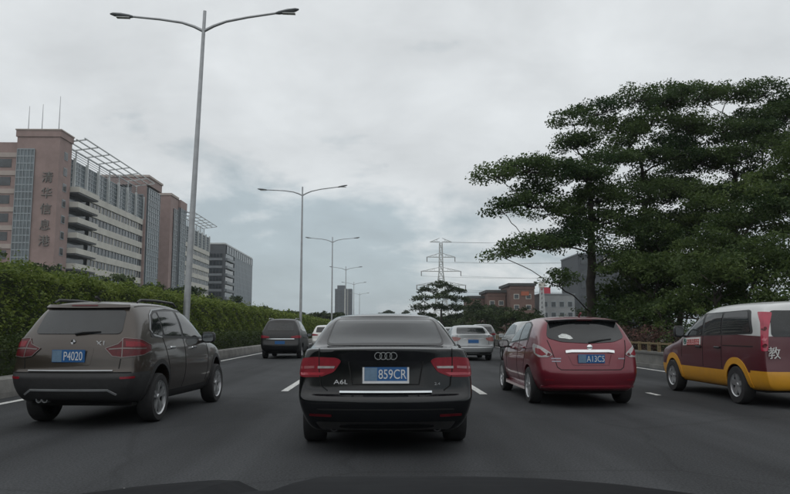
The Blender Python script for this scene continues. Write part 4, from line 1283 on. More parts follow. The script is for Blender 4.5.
# ------------------------------------------------------------------ maroon driving-school van
def van_spec():
    L, hw = 4.75, 0.865
    ys = [0.0, 0.12, 0.5, 1.2, 1.9, 2.7, 3.45, 4.0, 4.45, L]
    return dict(cat='van', ys=ys, rowf=[0.90, 0.98, 1.0, 1.0, 0.995, 0.975],
        plan=[(0, hw * 0.955), (0.12, hw * 0.985), (0.6, hw), (3.0, hw), (3.9, hw * 0.97), (4.4, hw * 0.88), (L, hw * 0.74)],
        zrow=[[(0, 0.30), (0.6, 0.26), (L - 0.6, 0.24), (L, 0.26)], [(0, 0.42), (L, 0.38)], [(0, 0.60), (L, 0.56)],
              [(0, 0.78), (L, 0.70)], [(0, 0.98), (3.0, 0.95), (L - 0.8, 0.86), (L, 0.76)],
              [(0, 1.17), (1.5, 1.15), (3.3, 1.09), (4.0, 0.98), (L, 0.82)]],
        rear_dy=[0.05, 0.0, 0.0, 0.03, 0.04, 0.05], rear_bulge=0.07, rear_w=[0.97, 0.99, 1, 0.99, 0.99, 0.99],
        front_dy=[-0.06, 0, 0, 0, -0.03, -0.08], front_bulge=0.16,
        g=(0, 6), rw_bulge=0.07, ws_bulge=0.2, deck_crown=0.04, roof_crown=0.075,
        up=[[(0.10, 0.80, 1.45), (0.20, 0.815, 1.46), (0.55, 0.82, 1.46), (1.25, 0.82, 1.46), (1.9, 0.82, 1.455), (2.5, 0.80, 1.43), (2.98, 0.77, 1.38)],
            [(0.20, 0.70, 1.70), (0.34, 0.725, 1.73), (0.65, 0.735, 1.745), (1.25, 0.74, 1.75), (1.8, 0.735, 1.74), (2.15, 0.71, 1.705), (2.45, 0.68, 1.635)]],
        crease=[(rearcorner, 0.65), (sd(5), 0.25), (rearrow(7), 0.35)],
        axles=(0.95, 3.68), arch_r=0.365, wheel_r=0.325)
M_vanroof = paint('silver_white_paint', (0.56, 0.57, 0.56), 0.1, 0.35, 0.6)
M_maroon = paint('maroon_paint', (0.088, 0.016, 0.023), 0.15, 0.36, 0.5)
M_yel = pm('amber_yellow_paint', (0.60, 0.285, 0.018), 0.45, coat=0.3, var=0.08, scale=3)
c = Car('driving_school_van', (7.06, 11.55, 0), 'maroon van with white roof and yellow skirts at the right edge', van_spec(), M_maroon)
c.root.scale = (1, 1, 0.975)
c.split('roof_panel', [((0, 0, 1.195), (0, -0.03, 1))], lambda p: p.z > 1.195 + 0.03 * p.y, M_vanroof)
c.split('rear_bumper', [((0, 0, 0.615), (0, 0, 1)), ((0, 0.46, 0), (0, 1, 0))], lambda p: p.y < 0.46 and p.z < 0.615, M_yel)
c.split('lower_skirt', [((0, 0, 0.575), (0, 0, 1)), ((0, 0.46, 0), (0, 1, 0)), ((0, 4.2, 0), (0, 1, 0))], lambda p: p.z < 0.575, M_yel)
arch_trim(c, M_yel, 0.115, 0.014, -2, 182)
c.shell('rear_window', rounded([(-0.70, 1.19), (0.70, 1.19), (0.65, 1.63), (-0.65, 1.63)], 0.07), 'rear', M_glass, 0.008)
for sx in (-1, 1):
    V = sv(sx)
    c.shell('window_surround', rounded([(0.34, 1.235), (3.20, 1.165), (2.92, 1.42), (2.66, 1.57), (2.3, 1.625), (0.58, 1.655), (0.50, 1.63)], 0.09), V, M_black, 0.004)
    c.shell('rear_quarter_window', rounded([(0.42, 1.26), (1.42, 1.235), (1.42, 1.625), (0.60, 1.635)], 0.08), V, M_glass, 0.009)
    c.shell('sliding_door_window', rounded([(1.48, 1.235), (2.16, 1.215), (2.16, 1.605), (1.48, 1.62)], 0.04), V, M_glass, 0.009)
    c.shell('front_door_window', rounded([(2.26, 1.21), (3.08, 1.19), (2.86, 1.41), (2.62, 1.545), (2.26, 1.59)], 0.05), V, M_glass, 0.009)
    for pts in ([(2.21, 0.60), (2.21, 1.60)], [(1.45, 0.60), (1.45, 1.20)], [(3.2, 0.75), (3.22, 1.12)]):
        c.strip('door_gap', pts, 0.014, V, M_seam, 0.003)
    c.strip('door_track', [(0.35, 1.02), (1.40, 1.02)], 0.018, V, M_seam, 0.003)
    add_handle(c, 2.36, 0.98, sx, M_black); add_handle(c, 1.58, 0.98, sx, M_black)
    add_mirror(c, sx * 0.85, 3.02, 1.27, sx, M_black, 0.20, 0.25)
    D = (-0.8 * sx, 1, 0)
    lx = sx
    o = c.shell('tail_lamp', rounded([(lx * 0.68, 0.05, 1.60), (lx * 0.76, 0.3, 1.61), (lx * 0.825, 0.12, 1.42), (lx * 0.845, 0.09, 1.1), (lx * 0.845, 0.09, 0.95), (lx * 0.765, 0.04, 0.95), (lx * 0.735, 0.05, 1.3)], 0.03, 3), D,
                pm('bright_lamp_red', (0.36, 0.014, 0.045), 0.15, coat=0.6), 0.012, res=0.03)
    for z in (1.33, 1.16, 1.05):
        c.shell('lamp_cell', rounded([(lx * 0.760, 0.05, z), (lx * 0.79, 0.06, z + 0.03), (lx * 0.825, 0.1, z - 0.02), (lx * 0.79, 0.06, z - 0.045)], 0.015), D, M_lampdk if z != 1.16 else pm('pale_red_lens', (0.50, 0.08, 0.12), 0.15, coat=1.0), 0.017, o, 0.03)
sgn = c.shell('door_sign', [(2.30, 1.165), (3.12, 1.135), (3.10, 0.985), (2.30, 1.015)], 'left', pm('sign_white', (0.60, 0.60, 0.58), 0.5, var=0.06), 0.012, res=0.06)
def flank(y, z): return c.cast((-2, y, z), (1, 0, 0))[0] + Vector((-0.015, 0, 0))
mm = MB(); mm.tube([flank(2.995 + 0.045 * math.cos(a), 1.068 + 0.05 * math.sin(a)) for a in np.linspace(R(120), R(430), 14)], 0.012, 6)
mm.tube([flank(3.02, 1.07), flank(2.97, 1.075)], 0.011, 6)
mm.build('sign_logo', pm('dark_green_print', (0.02, 0.11, 0.09), 0.5), sgn)
M_redp = pm('red_print', (0.42, 0.035, 0.04), 0.5)
rs = random.Random(4)
for k in range(5):
    y0 = 2.86 - k * 0.118
    z0 = 1.062 + (y0 - 2.6) * -0.035
    mm = MB()
    for dz in (-0.048, 0.0, 0.046):
        mm.bar(flank(y0 - 0.045, z0 + dz + rs.uniform(-.008, .008)), flank(y0 + 0.045, z0 + dz), 0.012)
    for dy in (-0.035, 0.03):
        mm.bar(flank(y0 + dy, z0 - 0.055), flank(y0 + dy + rs.uniform(-.012, .012), z0 + 0.058), 0.012)
    mm.build('sign_character', M_redp, sgn)
lettering('rear_character', '教', 0.21, pm('white_lettering', (0.60, 0.60, 0.58), 0.5), c.root, (-0.69, c.cast((-0.69, -1, 0.93), (0, 1, 0))[0].y - 0.03, 0.925), 'rear', 1.0, 0.004)
add_plate(c, 0.0, -0.09, 0.78, None, None, blur=False)
c.finish()
underside(c, 0.70, 0.30, 4.4, 0.25)
add_wheels(c, 0.775, 0.325, 0.20, 0.20, 5, False, 0.075)

# ------------------------------------------------------------------ cars farther ahead
def far_car(name, loc, label, sp, mat, lamps, glass, plate=True, lamp_mat=None, rails=False, track=None, win=None, level=2, rim=0.20, chrome=None, dark_low=None):
    c = Car(name, loc, label, sp, mat, level)
    if dark_low:
        c.split('rear_bumper', [((0, 0, dark_low), (0, 0, 1)), ((0, 0.45, 0), (0, 1, 0))], lambda p: p.y < 0.45 and p.z < dark_low, M_plastic)
    c.shell('rear_window', rounded(glass, 0.06), 'rear', M_glass, 0.01)
    for sx in (-1, 1):
        o = c.shell('tail_lamp', rounded([(sx * x, y, z) for x, y, z in lamps], 0.03, 2), (-0.5 * sx, 1, 0), lamp_mat or M_lampred, 0.012, res=0.04)
        c.shell('side_window', rounded(win, 0.06), sv(sx), M_glass, 0.008)
        add_mirror(c, sx * (sp['plan'][2][1] - 0.03), sp['axles'][1] - 0.75, 1.03, sx, mat)
        add_handle(c, 1.3, 0.92, sx, mat); add_handle(c, 2.2, 0.90, sx, mat)
        if rails:
            MB().tube([(sx * 0.60, 0.6, 1.52 * rails), (sx * 0.60, 0.75, 1.56 * rails), (sx * 0.60, 2.0, 1.56 * rails), (sx * 0.60, 2.15, 1.50 * rails)], 0.016, 6).build('roof_rail', M_galv, c.root)
    if plate: add_plate(c, 0, c.cast((0, -1, plate), (0, 1, 0))[0].y - 0.02, plate, None, None, blur=False)
    if chrome: c.strip('chrome_strip', [(-0.62, chrome), (0.62, chrome)], 0.03, 'rear', M_chrome, 0.012)
    c.finish()
    underside(c, 0.68, 0.3, 4.1, 0.22)
    add_wheels(c, track or 0.77, sp['wheel_r'], rim, 0.21, 5, False, 0.05)
    return c
SUVWIN = [(0.62, 1.09), (3.0, 1.03), (2.5, 1.36), (1.5, 1.45), (0.9, 1.41)]
def suv(L=4.45, W=1.82, q=1.10):
    sp = crossover_spec(L, W, 1.53 * q)
    sp['zrow'] = [[(y, z * q if i > 2 else z) for y, z in kn] for i, kn in enumerate(sp['zrow'])]
    return sp
lampS = [(0.42, 0.1, 0.98), (0.70, 0.14, 1.03), (0.88, 0.4, 1.03), (0.89, 0.4, 0.93), (0.70, 0.14, 0.91), (0.46, 0.1, 0.92)]
gs = [(-0.60, 1.16), (0.60, 1.16), (0.55, 1.50), (-0.55, 1.50)]
WN = [(a, b * 1.09) for a, b in SUVWIN]
far_car('black_suv', (-4.42, 32.0, 0), 'black SUV with chrome strip ahead of the brown crossover', suv(4.6, 1.84, 1.17), paint('black_suv_paint', (0.006, 0.006, 0.007), 0.0, 0.35, 0.1), lampS, [(a, b * 1.06) for a, b in gs], 0.72, rails=1.15, win=[(a, b * 1.06) for a, b in WN], chrome=0.88)
SEDWIN = [(1.25, 1.07), (3.0, 1.03), (2.62, 1.34), (2.2, 1.37), (1.72, 1.36)]
lampD = [(0.42, 0.2, 0.94), (0.70, 0.2, 0.99), (0.92, 0.3, 0.97), (0.91, 0.3, 0.82), (0.72, 0.2, 0.80), (0.50, 0.2, 0.84)]
gd = [(-0.63, 1.125), (0.63, 1.125), (0.56, 1.38), (-0.56, 1.38)]
M_silver = paint('silver_paint', (0.36, 0.375, 0.38), 0.5, 0.3, 0.6)
c = far_car('silver_sedan', (3.88, 29.9, 0), 'silver sedan ahead of the red hatchback with clear tail lamps', sedan_spec(4.65, 1.80), M_silver, lampD, gd, 0.80, lamp_mat=pm('clear_pinkish_lens', (0.26, 0.10, 0.09), 0.2, coat=0.6), win=[(a * 0.93, b) for a, b in SEDWIN], track=0.76)
c.strip('bumper_trim', [(-0.8, 0.60), (0.8, 0.60)], 0.03, 'rear', M_black, 0.012)
c.shell('bumper_valance', rounded([(-0.75, 0.36), (0.75, 0.36), (0.70, 0.27), (-0.70, 0.27)], 0.03), 'rear', M_plastic, 0.008)
c.strip('boot_trim', [(-0.42, 0.905), (0.42, 0.905)], 0.03, 'rear', M_chrome, 0.012)
for sx in (-1, 1): c.strip('boot_gap', [(sx * 0.66, 1.06), (sx * 0.64, 0.68)], 0.012, 'rear', M_seam, 0.006)
far_car('grey_suv', (7.7, 53.0, 0), 'grey SUV with pale roof just beyond the silver sedan', suv(4.5, 1.82, 1.12), paint('grey_suv_paint', (0.16, 0.165, 0.165), 0.5, 0.35), lampS, gs, 0.72, win=WN)
far_car('white_hatchback', (-3.45, 45.5, 0), 'white car mostly hidden behind the black SUV', suv(4.3, 1.80, 1.04), paint('white_paint', (0.62, 0.62, 0.60), 0.05, 0.35), lampS, [(a, b * 0.965) for a, b in gs], 0.70, win=SUVWIN)
far_car('pale_sedan', (4.9, 50.0, 0), 'pale sedan peeping out left of the silver sedan', sedan_spec(4.6, 1.78), paint('pale_silver_paint', (0.36, 0.37, 0.36), 0.5, 0.35), lampD, gd, 0.80, win=[(a * 0.92, b) for a, b in SEDWIN], track=0.76)
far_car('silver_suv', (6.02, 27.0, 0), 'silver SUV peeping out between the silver sedan and red hatchback', suv(4.4, 1.80, 1.06), paint('silver_suv_paint', (0.30, 0.31, 0.31), 0.5, 0.35), lampS, [(a, b * 0.97) for a, b in gs], 0.72, win=[(a, b * 1.03) for a, b in SUVWIN])

# bonnet of the car that carries the camera
bn = MB(); rows = []
for y in np.linspace(0.75, 1.98, 12):
    r = []
    for x in np.linspace(-0.98, 0.98, 33):
        t = (y - 0.75) / 1.23
        z = 0.968 - 0.055 * t - 0.045 * t ** 4 - 0.05 * (x / 0.9) ** 4 * t
        z -= 0.035 * math.exp(-((x + 0.33) / 0.085) ** 4) * t
        r.append((x * (1 - 0.10 * t ** 3), y + (0.06 * (1 - (x / 0.98) ** 2)) * t, z))
    rows.append(r)
for a, b in zip(rows[:-1], rows[1:]):
    for i in range(32):
        bn.poly([a[i], a[i + 1], b[i + 1], b[i]])
nose = [(x, y + 0.05, z - 0.14) for x, y, z in rows[-1]]
for i in range(32): bn.poly([rows[-1][i], rows[-1][i + 1], nose[i + 1], nose[i]])
bo = bn.build('car_bonnet', pm('satin_black_bonnet', (0.005, 0.0055, 0.007), 0.7, spec=0.08), None, 50)
tag(bo, 'dark bonnet of the camera car along the bottom edge of the picture', 'bonnet')

# ================================================================== vegetation
M_bark = pm('dark_bark', (0.040, 0.034, 0.027), 0.9, var=0.35, scale=4, bump=0.6, bscale=18)
L_tree = leaf_mat('tree_leaf', (0.024, 0.050, 0.018), (0.092, 0.135, 0.046))
L_bush = leaf_mat('understory_leaf', (0.025, 0.050, 0.016), (0.095, 0.135, 0.040))
L_hedge = leaf_mat('hedge_leaf', (0.065, 0.105, 0.024), (0.24, 0.29, 0.07))
L_low = leaf_mat('low_hedge_leaf', (0.022, 0.040, 0.012), (0.080, 0.105, 0.035))
L_flower = leaf_mat('bougainvillea_bract', (0.045, 0.040, 0.026), (0.16, 0.085, 0.075))
L_far = leaf_mat('far_leaf', (0.024, 0.040, 0.018), (0.070, 0.095, 0.040))
M_hcore = pm('hedge_core', (0.022, 0.032, 0.010), 0.95, var=0.4, scale=3)

def leaves(name, C, size, mat, parent=None, tint=None, flat=0.35, kite=0.55):
    """one small folded face per leaf; C (n,3) centres, size (n,)"""
    n = len(C)
    nrm = rng.normal(size=(n, 3)); nrm[:, 2] = np.abs(nrm[:, 2]) + flat
    nrm /= np.linalg.norm(nrm, axis=1)[:, None]
    t = rng.normal(size=(n, 3)); t -= nrm * (t * nrm).sum(1)[:, None]; t /= np.linalg.norm(t, axis=1)[:, None]
    b = np.cross(nrm, t)
    s = np.broadcast_to(size, (n,))[:, None]
    V = np.empty((n, 4, 3))
    V[:, 0] = C - t * s * 0.5
    V[:, 1] = C + b * s * kite * 0.5 + nrm * s * 0.10
    V[:, 2] = C + t * s * 0.5
    V[:, 3] = C - b * s * kite * 0.5 + nrm * s * 0.10
    me = bpy.data.meshes.new(name)
    me.vertices.add(4 * n); me.loops.add(4 * n); me.polygons.add(n)
    me.vertices.foreach_set('co', V.reshape(-1).astype(np.float32))
    me.loops.foreach_set('vertex_index', np.arange(4 * n, dtype=np.int32))
    me.polygons.foreach_set('loop_start', np.arange(0, 4 * n, 4, dtype=np.int32))
    me.update()
    if tint is None: tint = rng.random(n)
    at = me.attributes.new('tint', 'FLOAT', 'POINT')
    at.data.foreach_set('value', np.repeat(np.clip(tint, 0, 1), 4).astype(np.float32))
    me.validate()
    return link(name, me, mat, parent)

def lumps(a, b, seed):
    """smooth pseudo-noise for uneven hedges"""
    return (np.sin(a * 1.7 + seed) * 0.5 + np.sin(a * 4.1 + b * 2.3 + seed * 2) * 0.3 + np.sin(a * 9.7 - b * 5.1 + seed * 3) * 0.2)

def hedge(name, label, x0, x1, z0, z1, bands, mat, seed, amp, cat='hedge'):
    root = empty(name, ((x0 + x1) / 2, bands[0][0], z0)); tag(root, label, cat)
    ox, oy, oz = root.location
    m = MB()
    ya, yb = bands[0][0], bands[-1][1]
    n = int((yb - ya) / 2)
    for i in range(n):
        a, b = ya + (yb - ya) * i / n, ya + (yb - ya) * (i + 1) / n
        h = z1 - 0.22 + 0.05 * math.sin(i * 2.3)
        m.box(x0 + 0.2 - ox, x1 - 0.2 - ox, a - oy, b - oy - 0.002, 0.0, h - oz)
    m.build('branch_mass', M_hcore, root)
    CC, SS, TT = [], [], []
    for (a, b, dens, size) in bands:
        for face in ('front', 'top', 'back'):
            L1 = (z1 - z0) if face != 'top' else (x1 - x0)
            k = int((b - a) * L1 * dens * (0.25 if face == 'back' else 1))
            y = rng.uniform(a, b, k); q = rng.random(k)
            dep = rng.exponential(0.07, k) - 0.05
            if face == 'top':
                x = x0 + q * (x1 - x0); z = z1 + amp * lumps(y, x, seed) - dep + np.where(rng.random(k) < 0.06, rng.uniform(0, amp * 1.6, k), 0)
                e = np.minimum(x - x0, x1 - x); z -= np.clip(0.25 - e, 0, 1) * 0.7
            else:
                z = z0 + q * (z1 - z0) + amp * lumps(y, q, seed) * q
                sgn = 1 if face == 'front' else -1
                x = (x1 if sgn > 0 else x0) + sgn * (amp * 0.8 * lumps(z * 1.3, y, seed + 4) - dep) - sgn * np.clip(z - z1 + 0.3, 0, 1) * 0.6
            CC.append(np.c_[x - ox, y - oy, z - oz]); SS.append(size * rng.uniform(0.6, 1.35, k))
            TT.append(0.42 + 0.22 * lumps(y * 0.9, z * 2.0, seed + 1) + rng.normal(0, 0.2, k))
    leaves('foliage', np.concatenate(CC), np.concatenate(SS), mat, root, np.concatenate(TT), 0.7)
    return root

hedge('tall_hedge', 'tall yellow green hedge running along the median behind the low hedge', -10.6, -8.9, 0.3, 2.82,
      [(-56, -10, 25, 0.30), (-10, 8, 60, 0.16), (8, 30, 330, 0.105), (30, 60, 150, 0.15), (60, 120, 55, 0.26), (120, 290, 14, 0.55)], L_hedge, 1.0, 0.23)
hedge('low_hedge', 'low dark clipped hedge directly behind the left median kerb', -8.25, -7.45, 0.3, 1.12,
      [(-56, -10, 25, 0.26), (-10, 8, 60, 0.12), (8, 30, 420, 0.075), (30, 60, 170, 0.12), (60, 120, 50, 0.24), (120, 290, 14, 0.5)], L_low, 5.0, 0.07)

def pad_leaves(pads, leaf, per, sprays=16, spread=0.30):
    CC, TT, SP = [], [], []
    for (x, y, z, rx, rz) in pads:
        k = max(3, int(sprays * (rx / 1.6) ** 2))
        a = rng.uniform(0, 2 * np.pi, k); r = np.sqrt(rng.random(k)) * rx
        sx, sy = x + r * np.cos(a), y + r * np.sin(a)
        sz = z + rz * (0.9 * (1 - (r / rx) ** 2) + rng.normal(0, 0.35, k)) - 0.12 * r
        SP.append(np.c_[sx, sy, sz])
        base = rng.normal(0.46, 0.24)
        for i in range(k):
            c = max(6, int(per * rng.uniform(0.6, 1.4)))
            d = rng.normal(size=(c, 3)); d /= np.linalg.norm(d, axis=1)[:, None]
            d *= (rng.random(c) ** 0.42)[:, None] * 1.85 * np.array([spread, spread, spread * 0.45])
            CC.append(np.array([sx[i], sy[i], sz[i]]) + d)
            TT.append(base + rng.normal(0, 0.14) + rng.normal(0, 0.14, c))
    return np.concatenate(CC), np.concatenate(TT), SP

def make_tree(name, label, base, trunk, pads, leaf, per, mat, r0=0.28, group=None, sprays=16, spread=0.30, cat='tree', twigs=True):
    """trunk: list of points; limbs reach every pad from the nearest lower node"""
    root = empty(name, base); tag(root, label, cat, group)
    B = Vector(base)
    nodes = [Vector(p) - B for p in trunk]; par = [-1] + list(range(len(trunk) - 1))
    Pd = sorted([(p[0] - B.x, p[1] - B.y, p[2] - B.z, p[3], p[4]) for p in pads], key=lambda p: (Vector(p[:3]) - nodes[-1]).length)
    ends = []
    for p in Pd:
        c = Vector(p[:3]) - Vector((0, 0, p[4] * 0.6))
        best = min(range(1, len(nodes)), key=lambda i: (nodes[i] - c).length + max(0, nodes[i].z - c.z + 0.3) * 2.5
                   + 2.0 * max(0, (c.z - nodes[i].z) - 1.0 * (nodes[i] - c).xy.length - 0.4)
                   + 1.5 * max(0, (nodes[i] - nodes[0]).xy.length - 0.8 * (c - nodes[0]).xy.length))
        a = nodes[best]
        mid = a.lerp(c, 0.5) + Vector((rng.normal() * 0.12, rng.normal() * 0.12, -0.10 * (c - a).length + 0.05)) * 1.0
        mid.z = a.z + (c.z - a.z) * 0.62
        nodes.append(mid); par.append(best); nodes.append(c); par.append(len(nodes) - 2); ends.append(len(nodes) - 1)
    w = [0.0] * len(nodes)
    for e in ends:
        i = e
        while i >= 0: w[i] += 1; i = par[i]
    W = max(w)
    rad = lambda i: max(0.022, r0 * (w[i] / W) ** 0.72) if w[i] else 0.03
    m = MB()
    for i in range(1, len(nodes)):
        j = par[i]
        ra = rad(i) if j >= len(trunk) - 1 or i >= len(trunk) else rad(j)
        r1, r2 = min(ra * 1.15, rad(j)), (rad(i) if i < len(trunk) else ra * 0.85)
        A, Bq = nodes[j], nodes[i]; ln = (Bq - A).length
        jit = [Vector((rng.normal(), rng.normal(), rng.normal())) * 0.035 * ln for _ in range(2)]
        m.tube([A, A.lerp(Bq, 0.33) + jit[0], A.lerp(Bq, 0.67) + jit[1], Bq], [r1, r1 + (r2 - r1) * 0.33, r1 + (r2 - r1) * 0.67, r2], 7, cap=False)
    C, T, SP = pad_leaves(Pd, leaf, per, sprays, spread)
    if twigs:
        for e, sp_ in zip(ends, SP):
            for q in sp_[::2]:
                m.tube([nodes[e], nodes[e].lerp(Vector(q), 0.5) + Vector((0, 0, 0.05)), Vector(q)], [0.022, 0.015, 0.008], 4, cap=False)
    m.build('trunk', M_bark, root, 60)
    leaves('crown', C, leaf * rng.uniform(0.6, 1.4, len(C)), mat, root, T)
    return root

def fill_pads(n, lo, hi, r):
    return [(*rng.uniform(lo, hi), r * rng.uniform(0.7, 1.2), 0.4) for _ in range(n)]

def round_pads(cx, cy, z0, z1, r, n, pr, rz=0.5):
    out = []
    for _ in range(n):
        while True:
            v = rng.uniform(-1, 1, 3)
            d = np.linalg.norm(v)
            if 0.35 < d < 1: break
        out.append((cx + v[0] * r, cy + v[1] * r, (z0 + z1) / 2 + v[2] * (z1 - z0) / 2, pr * rng.uniform(0.75, 1.25), rz))
    return out

# -- the big layered trees on the right
padsA = [(6.0, 36.0, 9.25, 1.1, .35), (7.7, 36.7, 9.75, 1.5, .45), (9.5, 37.8, 9.85, 1.7, .5), (11.2, 38.0, 9.6, 1.6, .5), (6.3, 36.0, 7.4, 1.0, .35), (7.9, 36.9, 7.9, 1.4, .4),
         (9.6, 38.0, 7.7, 1.5, .45), (6.2, 35.0, 5.0, 1.0, .4), (7.6, 35.8, 5.6, 1.4, .4), (9.4, 36.8, 5.9, 1.5, .5), (11.2, 40.0, 13.3, 1.3, .5), (12.9, 41.0, 14.2, 1.4, .5),
         (11.2, 40.0, 12.0, 1.4, .5), (11.6, 38.2, 7.2, 1.5, .5), (13.2, 40.0, 11.0, 1.7, .5), (12.2, 39.0, 8.6, 1.6, .5), (9.1, 36.0, 3.7, 1.0, .45), (10.4, 37.6, 6.6, 1.2, .4),
         (12.0, 37.0, 5.4, 1.2, .4), (8.6, 38.6, 8.9, 1.3, .4), (10.9, 41.5, 10.6, 1.4, .45)]
padsA += fill_pads(9, (8.6, 37.5, 6.2), (13.0, 41.0, 12.6), 1.0)
make_tree('umbrella_tree', 'layered umbrella tree leaning over the road, leftmost of the big trees', (11.5, 38.6, 0.4),
          [(11.5, 38.6, 0.3), (11.45, 38.6, 2.2), (11.4, 38.5, 3.4), (11.5, 38.5, 4.6), (11.55, 38.6, 5.8), (11.6, 38.7, 7.0), (11.7, 39.0, 9.2)], padsA, 0.155, 72, L_tree, 0.25, 'big trees on the right bank', 32, 0.36)
padsB = [(14.5, 42.0, 13.3, 1.6, .5), (15.8, 42.0, 15.4, 1.5, .5), (16.4, 42.0, 13.9, 1.7, .5), (18.4, 44.0, 16.3, 1.7, .5), (15.3, 41.0, 11.5, 1.7, .5), (17.5, 42.0, 11.8, 1.7, .5),
         (14.3, 40.0, 9.0, 1.6, .5), (16.7, 41.0, 9.4, 1.6, .5), (17.4, 43.0, 15.0, 1.5, .4), (13.9, 41.5, 12.3, 1.2, .4), (15.0, 40.5, 7.2, 1.5, .5), (19.3, 43.0, 13.9, 1.6, .5)]
padsB += fill_pads(17, (13.6, 40.0, 7.0), (19.4, 44.0, 15.2), 1.15)
make_tree('umbrella_tree', 'airy umbrella tree with forked trunk in the middle of the big trees', (15.2, 41.3, 0.4),
          [(15.2, 41.3, 0.3), (15.1, 41.3, 3.5), (15.3, 41.4, 6.5), (15.7, 41.5, 8.8)], padsB, 0.155, 68, L_tree, 0.20, 'big trees on the right bank', 30, 0.36)
padsC = [(20.3, 44.0, 16.2, 1.8, .5), (22.8, 45.0, 16.5, 1.8, .5), (25.2, 45.0, 16.8, 1.9, .5), (21.1, 43.0, 13.7, 1.8, .5), (23.6, 44.0, 14.6, 1.8, .5), (25.8, 44.0, 15.0, 1.9, .5),
         (19.4, 42.0, 11.5, 1.7, .5), (21.7, 42.0, 11.6, 1.8, .6), (24.0, 42.0, 12.2, 1.9, .6), (27.5, 45.0, 16.0, 2.0, .6), (27.0, 43.0, 12.8, 2.0, .6), (19.0, 42.5, 9.5, 1.6, .5), (22.5, 42.5, 9.4, 1.8, .6), (26, 43, 10, 2.2, .7)]
padsC += fill_pads(20, (18.6, 42.0, 8.5), (27.5, 45.5, 15.8), 1.35)
make_tree('umbrella_tree', 'tall umbrella tree at the right edge above the van', (21.6, 43.4, 0.4),
          [(21.6, 43.4, 0.3), (21.5, 43.4, 4.0), (21.8, 43.4, 7.5), (22.2, 43.5, 10.0)], padsC, 0.16, 68, L_tree, 0.24, 'big trees on the right bank', 30, 0.36)

# dense trees below and in front of the big ones
for x, y, h, r, n, lab in ((16.9, 33.0, 8.8, 3.0, 30, 'dense dark tree behind the front half of the van'),
                           (22.8, 33.5, 12.2, 4.2, 52, 'dense tall tree at the right edge behind the van'),
                           (13.3, 34.6, 5.2, 1.9, 18, 'small bushy dark tree right of the umbrella tree trunk'),
                           (19.6, 38.5, 9.8, 3.0, 26, 'bushy tree between the van and the tall umbrella tree'),
                           (17.2, 27.0, 6.2, 2.5, 24, 'leafy pale tipped tree directly above the van roof'),
                           (13.6, 28.8, 4.3, 1.9, 18, 'bushy shrub tree left of the van above the fence'),
                           (14.2, 38.0, 7.4, 2.3, 24, 'bushy dark tree just right of the leaning umbrella tree trunk'),
                           (16.6, 39.5, 8.4, 2.6, 26, 'bushy dark tree beneath the forked umbrella tree')):
    make_tree('bushy_tree', lab, (x, y, 0.4), [(x, y, 0.3), (x + 0.1, y, h * 0.3), (x, y, h * 0.55)],
              round_pads(x, y, 0.8 if h < 7 else h * 0.18, h, r, n, 1.15 if h > 5 else 0.85), 0.155, 55, L_bush, 0.16, 'dense trees behind the fence', 26, 0.30, twigs=False)
# shrubs on the bank right behind the fence
names = ['green shrub behind the fence left of the van', 'tall green shrub right behind the van mirror']
k = 0
for i, (x, y, h, r, mt, lab) in enumerate((
        (10.9, 25.4, 1.55, 0.75, L_bush, 'rounded green shrub behind the fence just left of the van mirror'),
        (10.7, 27.6, 1.35, 0.8, L_flower, 'pinkish flowering shrub behind the fence nearest the van'),
        (10.8, 30.0, 1.45, 0.9, L_flower, 'broad pinkish flowering shrub right of the red hatchback'),
        (10.9, 32.6, 1.35, 0.9, L_flower, 'pinkish flowering shrub half hidden by the red hatchback'),
        (11.4, 22.6, 1.9, 0.9, L_bush, 'green shrub hidden mostly by the front of the van'),
        (12.0, 29.0, 2.5, 1.2, L_bush, 'tall green shrub behind the pinkish flowering shrubs'),
        (12.4, 25.8, 2.7, 1.3, L_bush, 'tall green shrub behind the van mirror'),
        (12.0, 33.0, 2.6, 1.2, L_bush, 'dark green shrub below the umbrella tree trunk'),
        (11.6, 19.4, 2.2, 1.1, L_bush, 'green shrub behind the middle of the van'),
        (13.2, 21.0, 3.4, 1.5, L_bush, 'large green shrub rising behind the van roof'),
        (12.2, 36.8, 2.4, 1.1, L_bush, 'dark shrub at the foot of the leaning umbrella tree'),
        (10.9, 36.5, 1.3, 0.8, L_flower, 'small pinkish shrub beyond the red hatchback roof'))):
    make_tree('shrub', lab, (x, y, 0.4), [(x, y, 0.35), (x, y, 0.4 + (h - .4) * 0.35), (x, y, 0.4 + (h - .4) * 0.5)],
              round_pads(x, y, 0.5, h, r, 12, 0.5, 0.25), 0.11, 26, mt, 0.05, 'shrubs behind the fence', 26, 0.17, 'shrub', twigs=True)

# umbrella tree in the middle distance below the pylon and trees to its right
pm_t = [(11.0 + dx, 130 + dy, z, r_, .5) for dx, dy, z, r_ in ((0, 0, 9.4, 2.0), (-2.2, 1, 8.6, 1.8), (2.4, 0, 8.4, 2.0), (-3.4, 0, 6.9, 1.7), (0.3, -1, 7.3, 2.3), (3.8, 1, 6.8, 1.8), (-3.8, 0, 5.2, 1.6), (-1.2, -1, 5.4, 2.0),
         (1.8, 0, 5.3, 2.0), (4.4, 0, 5.1, 1.9), (-2.6, 0, 3.9, 1.6), (2.8, 0, 3.6, 2.0), (-0.5, 2, 2.2, 2.2), (3.5, 2, 1.8, 2.4), (-3.0, 2, 1.9, 2.0))]
make_tree('umbrella_tree', 'small umbrella tree below the pylon in the middle distance', (11.3, 130, 0.0),
          [(11.3, 130, 0), (11.2, 130, 2.5), (11.2, 130, 5.5)], pm_t, 0.36, 26, L_far, 0.22, None, 16, 0.42)
